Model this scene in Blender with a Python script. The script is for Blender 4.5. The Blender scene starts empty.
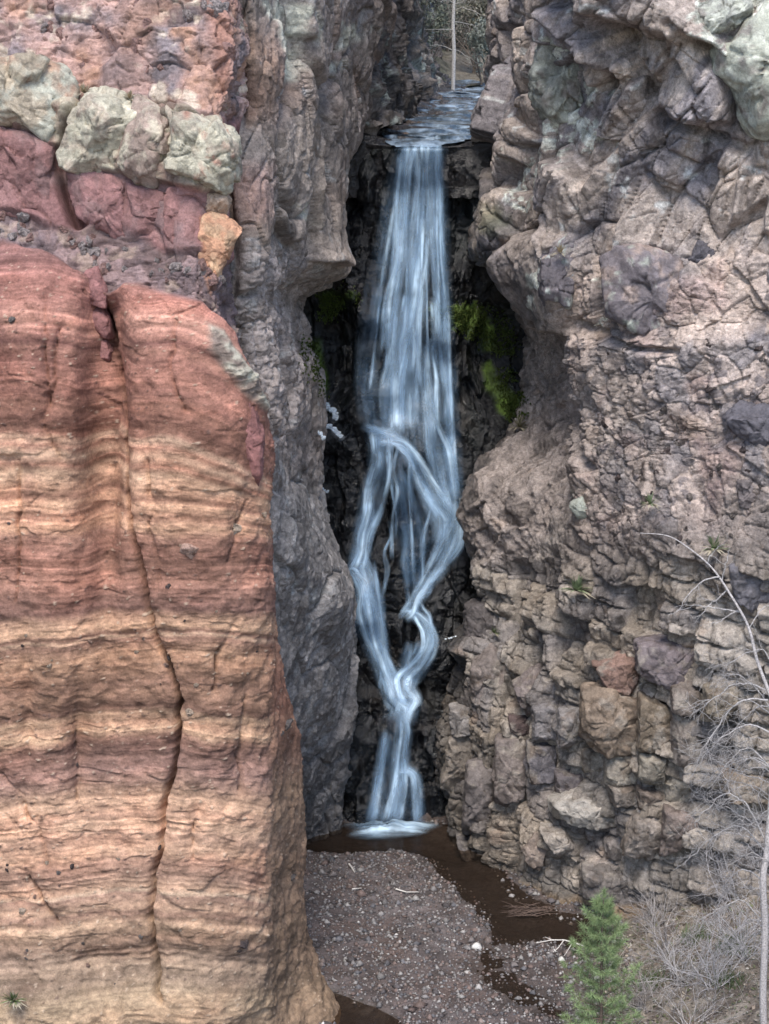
import bpy, math, random
import numpy as np
from mathutils import Vector
f32 = np.float32
sc = bpy.context.scene
COL = sc.collection
rng = np.random.default_rng(7)
random.seed(11)

# ------------------------------------------------------------------ camera and survey helpers
FPX, CX, CY, HC, PITCH = 1900.0, 384.5, 512.0, 26.3, math.radians(15)
cp, sp = math.cos(PITCH), math.sin(PITCH)

def at(px, py, Y):
    """world point that stands at distance Y in the direction of a surveyed bearing"""
    u = (px-CX)/FPX; v = (CY-py)/FPX
    dy = cp+v*sp; dz = -sp+v*cp
    t = Y/dy
    return (u*t, Y, HC+dz*t)

def chart(P):
    """bearing coordinates of world points (N,3)"""
    X, Y, Z = P[..., 0], P[..., 1], P[..., 2]-HC
    d = Y*cp-Z*sp; h = Y*sp+Z*cp
    return X/d*FPX+CX, CY-h/d*FPX

def ground_y(px, py, z=0.0):
    u = (px-CX)/FPX; v = (CY-py)/FPX
    dy = cp+v*sp; dz = -sp+v*cp
    t = (z-HC)/dz
    return (u*t, dy*t, z)

# ------------------------------------------------------------------ noise
_perm = rng.permutation(4096).astype(np.int32)
_R = rng.random((4096, 8)).astype(f32)

def _hash(ix, iy, iz, seed):
    a = _perm[(ix+seed*57) & 4095]
    a = _perm[(a+iy) & 4095]
    return _perm[(a+iz) & 4095]

from concurrent.futures import ThreadPoolExecutor
_POOL = ThreadPoolExecutor(4)
def _split(P, fn):
    if len(P) < 40000: return fn(P)
    k = max(4, len(P)//60000); parts = np.array_split(P, k)
    res = list(_POOL.map(fn, parts))
    if isinstance(res[0], tuple): return tuple(np.concatenate([r[j] for r in res]) for j in range(len(res[0])))
    return np.concatenate(res)
def vnoise(P, size, seed=0): return _split(P, lambda q: _vnoise(q, size, seed))
def voro(P, size, seed=0, tilt=1.0, warp=.25): return _split(P, lambda q: _voro(q, size, seed, tilt, warp))
def fbm(P, size, seed=0, octv=4, gain=.5): return _split(P, lambda q: _fbm(q, size, seed, octv, gain))

def _vnoise(P, size, seed=0):
    q = (P/np.asarray(size, f32)).astype(f32)
    i = np.floor(q).astype(np.int32); f = q-i
    f = f*f*(3-2*f)
    out = np.zeros(len(P), f32)
    for dx in (0, 1):
        wx = f[:, 0] if dx else 1-f[:, 0]
        for dy in (0, 1):
            wy = f[:, 1] if dy else 1-f[:, 1]
            for dz in (0, 1):
                wz = f[:, 2] if dz else 1-f[:, 2]
                out += wx*wy*wz*_R[_hash(i[:, 0]+dx, i[:, 1]+dy, i[:, 2]+dz, seed), 3]
    return out*2-1

def _fbm(P, size, seed=0, octv=4, gain=.5):
    s = np.asarray(size, f32)*np.ones(3, f32); a = 1.0; tot = 0; out = np.zeros(len(P), f32)
    for k in range(octv):
        out += a*_vnoise(P+k*7.31, s, seed+k*3); tot += a; a *= gain; s = s*.49
    return out/tot*1.6

def ridged(P, size, seed=0, octv=4):
    s = np.asarray(size, f32)*np.ones(3, f32); a = 1.0; tot = 0; out = np.zeros(len(P), f32)
    for k in range(octv):
        out += a*(1-2*np.abs(vnoise(P+k*3.7, s, seed+k*5))); tot += a; a *= .5; s = s*.5
    return out/tot

def _voro(P, size, seed=0, tilt=1.0, warp=.25):
    """returns facet height (-1..1), edge distance F2-F1, per-cell randoms (r1, r2)"""
    q = (P/np.asarray(size, f32)).astype(f32)
    if warp:
        w = q.copy()
        q = q+warp*np.stack([_vnoise(w, .8, seed+11), _vnoise(w, .8, seed+12), _vnoise(w, .8, seed+13)], 1)
    i = np.floor(q).astype(np.int32); f = q-i
    n = len(P)
    F1 = np.full(n, 9, f32); F2 = np.full(n, 9, f32)
    best = np.zeros(n, np.int32); dl = np.zeros((n, 3), f32)
    for dx in (-1, 0, 1):
        for dy in (-1, 0, 1):
            for dz in (-1, 0, 1):
                h = _hash(i[:, 0]+dx, i[:, 1]+dy, i[:, 2]+dz, seed)
                c = _R[h, :3]*.9+.05
                ox = f[:, 0]-dx-c[:, 0]; oy = f[:, 1]-dy-c[:, 1]; oz = f[:, 2]-dz-c[:, 2]
                d = ox*ox+oy*oy+oz*oz
                m = d < F1
                F2 = np.where(m, F1, np.minimum(F2, d))
                F1 = np.where(m, d, F1)
                best = np.where(m, h, best)
                dl[m, 0] = ox[m]; dl[m, 1] = oy[m]; dl[m, 2] = oz[m]
    r = _R[best]
    g = (r[:, 4:7]-.5)*2*tilt
    hgt = (r[:, 3]-.5)*1.2+(g*dl).sum(1)
    return hgt.astype(f32), (np.sqrt(F2)-np.sqrt(F1)).astype(f32), r[:, 7], r[:, 4], np.sqrt(F1)

def joints(P, wx, wz, seed=0, warp=.12):
    """rock broken by upright and level joints: height per block, distance to the joints, randoms"""
    W = warp*fbm(P, wx*1.6, seed+1, 3); W2 = warp*fbm(P, wx*1.6, seed+2, 3)
    x = P[:, 0]*.85-P[:, 1]*.5+W*1.5; z = P[:, 2]+W2*1.5+.12*x
    q = x/wx; i = np.floor(q).astype(np.int32); f = q-i
    z0 = i*0
    off = _R[_hash(i, z0, z0, seed), 0]; wd = .7+.7*_R[_hash(i, z0, z0, seed), 1]
    qz = z/(wz*wd)+off*7; j = np.floor(qz).astype(np.int32); g = qz-j
    r = _R[_hash(i, j, z0, seed+5)]
    # some blocks split once more
    sp_ = (r[:, 5] > .6); f2 = np.where(sp_, np.abs(f-.5-.2*(r[:, 6]-.5)), 9)
    d = np.minimum(np.minimum(np.minimum(f, 1-f)*wx, f2*wx), np.minimum(g, 1-g)*wz*wd)
    half = (sp_ & (f > .5)).astype(f32)
    h = (r[:, 0]-.5)*1.3+half*(r[:, 7]-.5)*.6+(f-.5)*(r[:, 1]-.5)*1.2+(g-.5)*(r[:, 2]-.65)*1.2
    return h.astype(f32), d.astype(f32), r[:, 3], r[:, 4]

def sstep(a, b, x):
    t = np.clip((x-a)/(b-a), 0, 1)
    return t*t*(3-2*t)

def mix(a, b, w):
    w = np.asarray(w)
    if w.ndim: w = w[:, None]
    return a*(1-w)+b*w

def lin(c):
    c = np.asarray(c, dtype=float)/255.0
    c = np.where(c <= .04045, c/12.92, ((c+.055)/1.055)**2.4)
    g = c.mean(-1, keepdims=True)
    return g+(c-g)*.66

def polyd(u, v, pts, wob=0):
    """distance in the chart to a polyline"""
    best = np.full(len(u), 1e9)
    for (a, b), (c, d) in zip(pts[:-1], pts[1:]):
        ex, ey = c-a, d-b; L = ex*ex+ey*ey
        t = np.clip(((u-a)*ex+(v-b)*ey)/L, 0, 1)
        dd = np.hypot(u-a-t*ex, v-b-t*ey)
        best = np.minimum(best, dd)
    return best

def inpoly(u, v, pts, soft=3.0):
    """soft mask of a polygon in the chart"""
    ins = np.zeros(len(u), bool)
    n = len(pts)
    for k in range(n):
        x1, y1 = pts[k]; x2, y2 = pts[(k+1) % n]
        if y1 == y2: continue
        c = ((y1 > v) != (y2 > v)) & (u < (x2-x1)*(v-y1)/(y2-y1)+x1)
        ins ^= c
    d = polyd(u, v, list(pts)+[pts[0]])
    sd = np.where(ins, d, -d)
    return sstep(-soft, soft, sd)

def blob(u, v, cx, cy, rx, ry):
    return np.exp(-(((u-cx)/rx)**2+((v-cy)/ry)**2))

# ------------------------------------------------------------------ meshes
def tag(o, label=None, cat=None, group=None, kind=None):
    if label: o['label'] = label
    if cat: o['category'] = cat
    if group: o['group'] = group
    if kind: o['kind'] = kind
    return o

def mesh_obj(name, verts, faces, mat, parent=None, col=None, uv=None, smooth=True, quads=None):
    me = bpy.data.meshes.new(name)
    verts = np.ascontiguousarray(verts, dtype=f32)
    if isinstance(faces, np.ndarray):
        k = faces.shape[1]
        me.vertices.add(len(verts)); me.vertices.foreach_set('co', verts.ravel())
        me.loops.add(faces.size); me.loops.foreach_set('vertex_index', faces.ravel().astype(np.int32))
        me.polygons.add(len(faces))
        me.polygons.foreach_set('loop_start', np.arange(0, faces.size, k, dtype=np.int32))
        me.update(calc_edges=True)
    else:
        me.from_pydata([tuple(map(float, p)) for p in verts], [], faces)
        me.update()
    if smooth:
        me.polygons.foreach_set('use_smooth', np.ones(len(me.polygons), bool))
    if col is not None:
        a = me.color_attributes.new('Col', 'FLOAT_COLOR', 'POINT')
        c = np.ones((len(verts), 4), f32)
        c[:, :col.shape[1]] = col
        a.data.foreach_set('color', c.ravel())
    if uv is not None:
        a = me.attributes.new('flow', 'FLOAT_VECTOR', 'POINT')
        w = np.zeros((len(verts), 3), f32); w[:, :uv.shape[1]] = uv
        a.data.foreach_set('vector', w.ravel())
    me.validate()
    o = bpy.data.objects.new(name, me)
    if mat: me.materials.append(mat)
    COL.objects.link(o)
    if parent is not None:
        o.parent = parent
    return o

def empty(name, loc=(0, 0, 0)):
    o = bpy.data.objects.new(name, None); o.location = loc; o.empty_display_size = .3
    COL.objects.link(o)
    return o

def grid_faces(nr, nc):
    i = np.arange(nr*nc).reshape(nr, nc)
    return np.stack([i[:-1, :-1], i[:-1, 1:], i[1:, 1:], i[1:, :-1]], -1).reshape(-1, 4)

def _cr(A, t):
    n = len(A); i = np.clip(np.floor(t).astype(int), 0, n-2); f = (t-i)
    f = f.reshape((-1,)+(1,)*(A.ndim-1))
    p1 = A[i]; p2 = A[i+1]
    p0 = np.where((i > 0).reshape(f.shape), A[np.maximum(i-1, 0)], 2*p1-p2)
    p3 = np.where((i < n-2).reshape(f.shape), A[np.minimum(i+2, n-1)], 2*p2-p1)
    return .5*((2*p1)+(-p0+p2)*f+(2*p0-5*p1+4*p2-p3)*f*f+(-p0+3*p1-3*p2+p3)*f**3)

def _spread(L, n):
    c = np.concatenate([[0], np.cumsum(L)]); s = np.linspace(0, c[-1], n)
    return np.interp(s, c, np.arange(len(c)))

class Sheet:
    """a lofted rock surface; rows of control points from top to bottom"""
    def __init__(s, rows, nr, nc, face=(0, -1, .2)):
        C = np.array(rows, float)
        Lr = np.linalg.norm(np.diff(C, axis=0), axis=2).mean(1)
        Lc = np.linalg.norm(np.diff(C, axis=1), axis=2).mean(0)
        G = _cr(C, _spread(Lr, nr))
        G = _cr(np.swapaxes(G, 0, 1), _spread(Lc, nc)); G = np.swapaxes(G, 0, 1)
        s.nr, s.nc = nr, nc
        dr = np.gradient(G, axis=0); dc = np.gradient(G, axis=1)
        N = np.cross(dr, dc); N /= np.linalg.norm(N, axis=2, keepdims=True)+1e-9
        s.flip = (N @ np.array(face)).mean() < 0
        if s.flip: N = -N
        s.P = G.reshape(-1, 3).astype(f32); s.N = N.reshape(-1, 3).astype(f32)
        s.u, s.v = chart(s.P)
        s.d = np.zeros(len(s.P), f32); s.sharp = None
        s.col = np.zeros((len(s.P), 4), f32); s.col[:, 3] = 0
    def finish(s, name, mat, label=None):
        d = s.d.reshape(s.nr, s.nc).astype(np.float64)
        def bl(a, r):
            for ax in (0, 1):
                c = np.cumsum(np.pad(a, [(r+1, r) if q == ax else (0, 0) for q in (0, 1)], 'edge'), ax)
                n_ = a.shape[ax]; hi = np.take(c, np.arange(2*r+1, 2*r+1+n_), ax); lo = np.take(c, np.arange(0, n_), ax); a = (hi-lo)/(2*r+1)
            return a
        # broken edges are never infinitely sharp: round the largest steps
        B = bl(bl(d, 2), 2); g = bl(np.abs(d-B), 2); w = sstep(.04, .12, g); d = d*(1-w)+B*w
        if s.sharp is not None: d = d+s.sharp.reshape(s.nr, s.nc)
        s.Q = s.P+s.N*d.reshape(-1, 1).astype(f32)
        F = grid_faces(s.nr, s.nc)
        if not s.flip: F = F[:, ::-1]
        o = mesh_obj(name, s.Q, F, mat, col=s.col)
        tag(o, label, None, None, 'structure')
        add_depth(s.Q, s.nr, s.nc)
        return o

DEPTH = np.full((1100, 860), 1e3, f32)   # surveyed distance of the rock along each bearing
def add_depth(Q, nr, nc):
    u, v = chart(Q)
    iu = np.round(u).astype(int)+40; iv = np.round(v).astype(int)+30
    m = (iu >= 0) & (iu < 860) & (iv >= 0) & (iv < 1100)
    np.minimum.at(DEPTH, (iv[m], iu[m]), Q[m, 1])
def depth(px, py, r=1):
    a = DEPTH[int(py)+30-r:int(py)+31+r, int(px)+40-r:int(px)+41+r]
    a = a[a < 900]
    return float(np.median(a)) if len(a) else 50.0

class MB:
    """collects tubes, blades and shells for one mesh"""
    def __init__(s): s.V = []; s.F = {3: [], 4: []}; s.n = 0; s.C = []
    def add(s, V, F, c=None):
        V = np.asarray(V, f32); F = np.asarray(F, np.int64)
        s.V.append(V); s.F[F.shape[1]].append(F+s.n); s.n += len(V)
        s.C.append(np.tile(np.asarray(c if c is not None else (1, 1, 1, 0), f32), (len(V), 1)) if c is None or np.ndim(c) == 1 else np.asarray(c, f32))
    def tube(s, P, R, k=4, c=None):
        P = np.asarray(P, float); R = np.asarray(R, float)*np.ones(len(P))
        T = np.gradient(P, axis=0); T /= np.linalg.norm(T, axis=1, keepdims=True)+1e-9
        ref = np.array([0, 0, 1.]) if abs(T[0, 2]) < .9 else np.array([1., 0, 0])
        A = np.cross(T, ref); A /= np.linalg.norm(A, axis=1, keepdims=True)+1e-9
        B = np.cross(T, A)
        th = np.arange(k)*2*math.pi/k
        V = P[:, None]+R[:, None, None]*(np.cos(th)[None, :, None]*A[:, None]+np.sin(th)[None, :, None]*B[:, None])
        n = len(P); i = np.arange(n*k).reshape(n, k); j = np.roll(i, -1, 1)
        F = np.stack([i[:-1], j[:-1], j[1:], i[1:]], -1).reshape(-1, 4)
        s.add(V.reshape(-1, 3), F, c)
    def build(s, name, mat, parent=None, smooth=True, flat_loc=None):
        V = np.concatenate(s.V); C = np.concatenate(s.C)
        if flat_loc is not None: V = V-np.asarray(flat_loc, f32)
        if C.shape[1] == 3: C = np.concatenate([C, np.zeros((len(C), 1))], 1)
        q = [f for f in s.F[4]]; t = [f for f in s.F[3]]
        me = bpy.data.meshes.new(name)
        nq = sum(map(len, q)); nt = sum(map(len, t))
        loops = np.concatenate([f.ravel() for f in q+t])
        starts = np.concatenate([np.arange(nq)*4, nq*4+np.arange(nt)*3])
        me.vertices.add(len(V)); me.vertices.foreach_set('co', V.ravel())
        me.loops.add(len(loops)); me.loops.foreach_set('vertex_index', loops.astype(np.int32))
        me.polygons.add(nq+nt); me.polygons.foreach_set('loop_start', starts.astype(np.int32))
        me.update(calc_edges=True)
        if smooth: me.polygons.foreach_set('use_smooth', np.ones(nq+nt, bool))
        a = me.color_attributes.new('Col', 'FLOAT_COLOR', 'POINT'); a.data.foreach_set('color', C.astype(f32).ravel())
        me.validate()
        me.materials.append(mat)
        o = bpy.data.objects.new(name, me); COL.objects.link(o)
        if parent is not None: o.parent = parent
        return o

# ------------------------------------------------------------------ materials
def newmat(name):
    m = bpy.data.materials.new(name); m.use_nodes = True
    nt = m.node_tree; nt.nodes.clear()
    return m, nt, nt.nodes, nt.links

def rock_mat(name, bump=.03, fine=30.0, rough=.9, wet_rough=.18, var=.35, spec=.3, cracks=(), wspec=.6):
    m, nt, N, L = newmat(name)
    out = N.new('ShaderNodeOutputMaterial'); b = N.new('ShaderNodeBsdfPrincipled')
    at_ = N.new('ShaderNodeAttribute'); at_.attribute_name = 'Col'
    tc = N.new('ShaderNodeTexCoord')
    n1 = N.new('ShaderNodeTexNoise'); n1.inputs['Scale'].default_value = fine*.35; n1.inputs['Detail'].default_value = 8; n1.inputs['Roughness'].default_value = .7
    n2 = N.new('ShaderNodeTexNoise'); n2.inputs['Scale'].default_value = fine; n2.inputs['Detail'].default_value = 6; n2.inputs['Roughness'].default_value = .75
    L.new(tc.outputs['Object'], n1.inputs['Vector']); L.new(tc.outputs['Object'], n2.inputs['Vector'])
    mr = N.new('ShaderNodeMapRange'); mr.inputs['From Min'].default_value = .3; mr.inputs['From Max'].default_value = .7
    mr.inputs['To Min'].default_value = 1-var; mr.inputs['To Max'].default_value = 1+var
    L.new(n1.outputs['Fac'], mr.inputs['Value'])
    mr2 = N.new('ShaderNodeMapRange'); mr2.inputs['From Min'].default_value = .3; mr2.inputs['From Max'].default_value = .7; mr2.inputs['To Min'].default_value = 1-var*.8; mr2.inputs['To Max'].default_value = 1+var*.8
    L.new(n2.outputs['Fac'], mr2.inputs['Value']); mm_ = N.new('ShaderNodeMath'); mm_.operation = 'MULTIPLY'; L.new(mr.outputs[0], mm_.inputs[0]); L.new(mr2.outputs[0], mm_.inputs[1])
    mu = N.new('ShaderNodeVectorMath'); mu.operation = 'SCALE'
    L.new(at_.outputs['Color'], mu.inputs[0]); L.new(mm_.outputs[0], mu.inputs['Scale'])
    L.new(mu.outputs[0], b.inputs['Base Color'])
    r = N.new('ShaderNodeMapRange'); r.inputs['To Min'].default_value = rough; r.inputs['To Max'].default_value = wet_rough
    L.new(at_.outputs['Alpha'], r.inputs['Value']); L.new(r.outputs[0], b.inputs['Roughness'])
    sp_ = N.new('ShaderNodeMapRange'); sp_.inputs['To Min'].default_value = spec; sp_.inputs['To Max'].default_value = wspec
    L.new(at_.outputs['Alpha'], sp_.inputs['Value']); L.new(sp_.outputs[0], b.inputs['Specular IOR Level'])
    bp = N.new('ShaderNodeBump'); bp.inputs['Strength'].default_value = 1.0; bp.inputs['Distance'].default_value = bump
    ad = N.new('ShaderNodeMath'); ad.operation = 'ADD'
    L.new(n1.outputs['Fac'], ad.inputs[0]); L.new(n2.outputs['Fac'], ad.inputs[1])
    hsum = ad.outputs[0]; csum = mm_.outputs[0]
    if cracks:
        wn = N.new('ShaderNodeTexNoise'); wn.inputs['Scale'].default_value = 2.5; wn.inputs['Detail'].default_value = 4; L.new(tc.outputs['Object'], wn.inputs['Vector'])
        wsc = N.new('ShaderNodeVectorMath'); wsc.operation = 'MULTIPLY_ADD'; wsc.inputs[1].default_value = (.12, .12, .12); L.new(wn.outputs['Color'], wsc.inputs[0]); L.new(tc.outputs['Object'], wsc.inputs[2])
        for (cs, slope) in cracks:
            v2 = N.new('ShaderNodeTexVoronoi'); v2.inputs['Scale'].default_value = cs; L.new(wsc.outputs[0], v2.inputs['Vector'])
            df = N.new('ShaderNodeVectorMath'); df.operation = 'SUBTRACT'; L.new(wsc.outputs[0], df.inputs[0]); L.new(v2.outputs['Position'], df.inputs[1])
            dc = N.new('ShaderNodeVectorMath'); dc.operation = 'SUBTRACT'; L.new(v2.outputs['Color'], dc.inputs[0]); dc.inputs[1].default_value = (.5, .5, .5)
            dt = N.new('ShaderNodeVectorMath'); dt.operation = 'DOT_PRODUCT'; L.new(df.outputs[0], dt.inputs[0]); L.new(dc.outputs[0], dt.inputs[1])
            q3 = N.new('ShaderNodeMath'); q3.operation = 'MULTIPLY_ADD'; L.new(dt.outputs['Value'], q3.inputs[0]); q3.inputs[1].default_value = 2*slope/bump; L.new(hsum, q3.inputs[2]); hsum = q3.outputs[0]
            sc_ = N.new('ShaderNodeSeparateColor'); L.new(v2.outputs['Color'], sc_.inputs[0])
            q2 = N.new('ShaderNodeMapRange'); q2.inputs['To Min'].default_value = .88; q2.inputs['To Max'].default_value = 1.12; L.new(sc_.outputs[0], q2.inputs['Value'])
            m3 = N.new('ShaderNodeMath'); m3.operation = 'MULTIPLY'; L.new(csum, m3.inputs[0]); L.new(q2.outputs[0], m3.inputs[1]); csum = m3.outputs[0]
        L.new(csum, mu.inputs['Scale'])
    L.new(hsum, bp.inputs['Height']); L.new(bp.outputs[0], b.inputs['Normal'])
    L.new(b.outputs[0], out.inputs[0])
    return m

def attr_mat(name, rough=.7, var=.2, scale=20, transl=0.0):
    m, nt, N, L = newmat(name)
    out = N.new('ShaderNodeOutputMaterial'); b = N.new('ShaderNodeBsdfPrincipled')
    at_ = N.new('ShaderNodeAttribute'); at_.attribute_name = 'Col'
    tc = N.new('ShaderNodeTexCoord'); n1 = N.new('ShaderNodeTexNoise'); n1.inputs['Scale'].default_value = scale; n1.inputs['Detail'].default_value = 4
    L.new(tc.outputs['Object'], n1.inputs['Vector'])
    mr = N.new('ShaderNodeMapRange'); mr.inputs['From Min'].default_value = .3; mr.inputs['From Max'].default_value = .7
    mr.inputs['To Min'].default_value = 1-var; mr.inputs['To Max'].default_value = 1+var
    L.new(n1.outputs['Fac'], mr.inputs['Value'])
    mu = N.new('ShaderNodeVectorMath'); mu.operation = 'SCALE'
    L.new(at_.outputs['Color'], mu.inputs[0]); L.new(mr.outputs[0], mu.inputs['Scale'])
    L.new(mu.outputs[0], b.inputs['Base Color']); b.inputs['Roughness'].default_value = rough
    b.inputs['Specular IOR Level'].default_value = .25
    if transl:
        tr = N.new('ShaderNodeBsdfTranslucent'); L.new(mu.outputs[0], tr.inputs['Color'])
        mx = N.new('ShaderNodeMixShader'); mx.inputs[0].default_value = transl
        L.new(b.outputs[0], mx.inputs[1]); L.new(tr.outputs[0], mx.inputs[2]); L.new(mx.outputs[0], out.inputs[0])
    else:
        L.new(b.outputs[0], out.inputs[0])
    return m

M_TUFF = rock_mat('banded tuff', .035, 24, .95, .4, .3, .15, cracks=((3.2, .08),))
M_ROCK = rock_mat('weathered basalt', .05, 22, .88, .3, .42, .25, cracks=((1.5, .45), (4.2, .35)))
M_WET = rock_mat('wet black rock', .05, 14, .7, .11, .5, .5, cracks=((2.6, .5),), wspec=.8)
M_GROUND = rock_mat('gravel and mud', .02, 26, .85, .12, .4, .3)
M_STONE = rock_mat('loose stone', .03, 24, .85, .15, .3, .3, cracks=((2.2, .3), (6, .25)))
M_CHIP = rock_mat('pebble stone', .02, 24, .85, .15, .3, .3)
M_TWIG = attr_mat('dry bark', .85, .45, 26)
M_LEAF = attr_mat('leaf', .7, .2, 30, .25)
# ================================================================== RED CLIFF (banded tuff buttress, front left)
def rowpts(cols):
    return [at(*c) if len(c) == 3 else c[0] for c in cols]

def ptz(px, Y, z):
    # point at bearing px (at base level) standing at distance Y and height z
    t = Y*cp-(z-HC)*sp
    return ((px-CX)/FPX*t, Y, z)

rows = []
for (v, Yl, Yf, uc, ub, Yb) in [
        (-170, 48.5, 47.6, 238, 250, 50), (-60, 48.0, 47.0, 236, 246, 50), (60, 46.8, 46.2, 242, 250, 50), (140, 45.8, 45.3, 236, 246, 50),
        (215, 45.2, 44.8, 236, 246, 50), (280, 44.3, 44.2, 238, 250, 49.5), (340, 43.9, 43.9, 248, 258, 49.5),
        (420, 43.6, 43.6, 262, 266, 49), (550, 43.2, 43.2, 266, 267, 49), (650, 43.0, 43.1, 268, 276, 48.5),
        (720, 42.9, 43.0, 268, 296, 48.5), (800, 42.8, 42.9, 270, 304, 48.5), (860, 42.7, 42.8, 268, 304, 48.3), (930, 42.5, 42.7, 264, 308, 48)]:
    Ym = (Yl+Yf)/2
    rows.append([at(-420, v, Yl+6), at(-150, v, Yl+2), at(-20, v, Yl+.3), at(45, v, Yl), at(110, v, Ym+.2), at(185, v, Yf-.3), at(235 if uc > 240 else uc-16, v, Yf),
                 at(uc, v, Yf+.8), at((uc+ub)/2+1, v, (Yf+.8)*.6+Yb*.4), at(ub, v, Yb-.8), at(ub-14, v, Yb+2)])
for (z, dy) in ((-.3, 0), (-1.2, -.1)):
    Yl = 42.2; Yf = 42.6
    rows.append([ptz(-420, Yl+6, z), ptz(-150, Yl+2, z), ptz(-20, Yl+.3, z), ptz(45, Yl, z), ptz(110, Yl+.4, z), ptz(185, Yf-.3, z), ptz(225, Yf, z),
                 ptz(262, Yf+.9, z), ptz(300, 44.6, z), ptz(340+(-.3-z)*4, 46.0, z), ptz(300, 50, z)])
S = Sheet(rows, 1350, 560)
P, u, v = S.P, S.u, S.v
wob = fbm(P, 1.6, 3, 4)*9
# boundary between rubble and the banded tuff
top = np.interp(u, [-300, 0, 40, 85, 105, 120, 160, 205, 240, 262, 290], [215, 238, 246, 268, 292, 280, 288, 300, 330, 395, 420])+wob*.7
tuff = sstep(-4, 4, v-top)
rub_top = np.interp(u, [-300, 0, 60, 110, 160, 200, 240], [190, 205, 228, 222, 240, 248, 262])+wob
slab = sstep(-5, 5, rub_top-v)*sstep(110, 125, v+wob*.3)
rub = (1-tuff)*(1-slab)*sstep(150, 180, v)
up = 1-sstep(110, 125, v+wob*.3)

# --- strat coordinate
sv = v-62*np.clip((u-178)/85, 0, 1.3)**1.6*(1-sstep(430, 560, v))-18*np.clip((u-30)/75, 0, 1)**2*(1-sstep(380, 470, v))*(u < 112)
sv = sv+14*np.exp(-((u-110)/16)**2)*(1-sstep(420, 600, v))
sv = sv+np.where(v > 560, 9*np.sin((u-40)/70), 0)*sstep(560, 640, v)+fbm(P*np.array([1, 1, .4], f32), 2.2, 21, 3)*6
sv = sv+22*sstep(262, 300, u)*sstep(620, 700, v)
stops = [(180, 150, 98, 98), (240, 150, 98, 98), (262, 165, 100, 96), (280, 186, 112, 102), (300, 198, 120, 106), (322, 212, 138, 118), (336, 208, 130, 112), (343, 150, 88, 80), (350, 205, 130, 110),
         (360, 170, 102, 88), (380, 182, 110, 92), (392, 160, 96, 82), (405, 176, 108, 88), (420, 162, 98, 82), (434, 172, 108, 88), (440, 215, 160, 130), (448, 178, 116, 92), (456, 220, 165, 132), (466, 182, 118, 92),
         (474, 224, 168, 132), (488, 212, 150, 114), (497, 176, 118, 92), (504, 222, 160, 120), (516, 190, 130, 100), (526, 222, 162, 122), (536, 170, 118, 96), (550, 168, 112, 92), (580, 172, 116, 94),
         (600, 152, 104, 88), (612, 150, 104, 90), (620, 190, 140, 108), (632, 200, 150, 112), (638, 160, 112, 90), (641, 208, 160, 126), (645, 158, 112, 90), (660, 188, 138, 102), (676, 170, 122, 92), (690, 158, 112, 88),
         (700, 164, 118, 90), (716, 150, 106, 86), (722, 206, 158, 120), (731, 190, 140, 106), (738, 212, 164, 124), (746, 160, 114, 92), (752, 150, 106, 90), (775, 160, 116, 102), (790, 170, 126, 106), (800, 198, 150, 118),
         (812, 222, 168, 130), (822, 190, 140, 110), (832, 214, 164, 128), (846, 200, 150, 120), (860, 212, 160, 124), (870, 170, 124, 100), (882, 164, 122, 100), (896, 196, 150, 118), (900, 222, 180, 146), (903, 168, 126, 104),
         (915, 196, 150, 118), (921, 160, 118, 96), (932, 192, 150, 116), (944, 174, 134, 106), (958, 156, 124, 102), (972, 166, 134, 108), (984, 148, 120, 98), (1000, 178, 146, 112), (1015, 196, 158, 120), (1040, 186, 150, 116), (1300, 180, 150, 120)]
st = np.array(stops, float); wr = 1-sstep(420, 560, st[:, 0]); st[:, 2] += 1*wr; st[:, 1] -= 8*wr; st[:, 3] -= 1*wr
xs = st[:, 0]; lc = lin(st[:, 1:])
# thin extra laminae
lam = np.random.default_rng(5).random(4000)
def lamn(s, step, off):
    q = s/step+off; i = np.floor(q).astype(int); f = q-i; f = f*f*(3-2*f)
    return (lam[i % 4000]*(1-f)+lam[(i+1) % 4000]*f)*2-1
patch = fbm(P*np.array([1, 1, 3], f32), 1.5, 31, 4)
L1 = lamn(sv, 9, 50); L2 = lamn(sv+fbm(P, .5, 8, 3)*1.5, 3.1, 500); L3 = lamn(sv+fbm(P, .3, 9, 2)*1.2, 1.6, 1500)
sj = sv+fbm(P, .7, 91, 4)*3.0
tc = np.stack([np.interp(sj, xs, lc[:, k]) for k in range(3)], 1)
mean = tc.mean(1, keepdims=True)
tc = tc*(1+.14*L1+.2*L2*(.6+.4*patch)+.16*L3+.22*sstep(.55, .85, L3)*sstep(-.2, .4, patch))[:, None]
mott = fbm(P, .9, 41, 5)
tc = tc*(1+.20*mott+.12*fbm(P, .18, 43, 3))[:, None]
stain = np.clip(1.6*fbm(P*np.array([2.2, 1, .45], f32), 1.4, 44, 4)-.2, 0, 1); tc = mix(tc, tc*np.array([.74, .72, .76]), stain*.6)
tc = mix(tc, tc*np.array([1.05, .86, .8]), np.clip(patch, 0, 1)*.5)
# stained lower corner and side face
side = sstep(262, 276, u+wob*.5)*sstep(600, 680, v)
tc = mix(tc, mix(lin([176, 112, 84]), lin([150, 118, 90]), sstep(700, 800, v))*(1+.12*L1+.1*L2+.15*mott)[:, None], side*.75)
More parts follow.
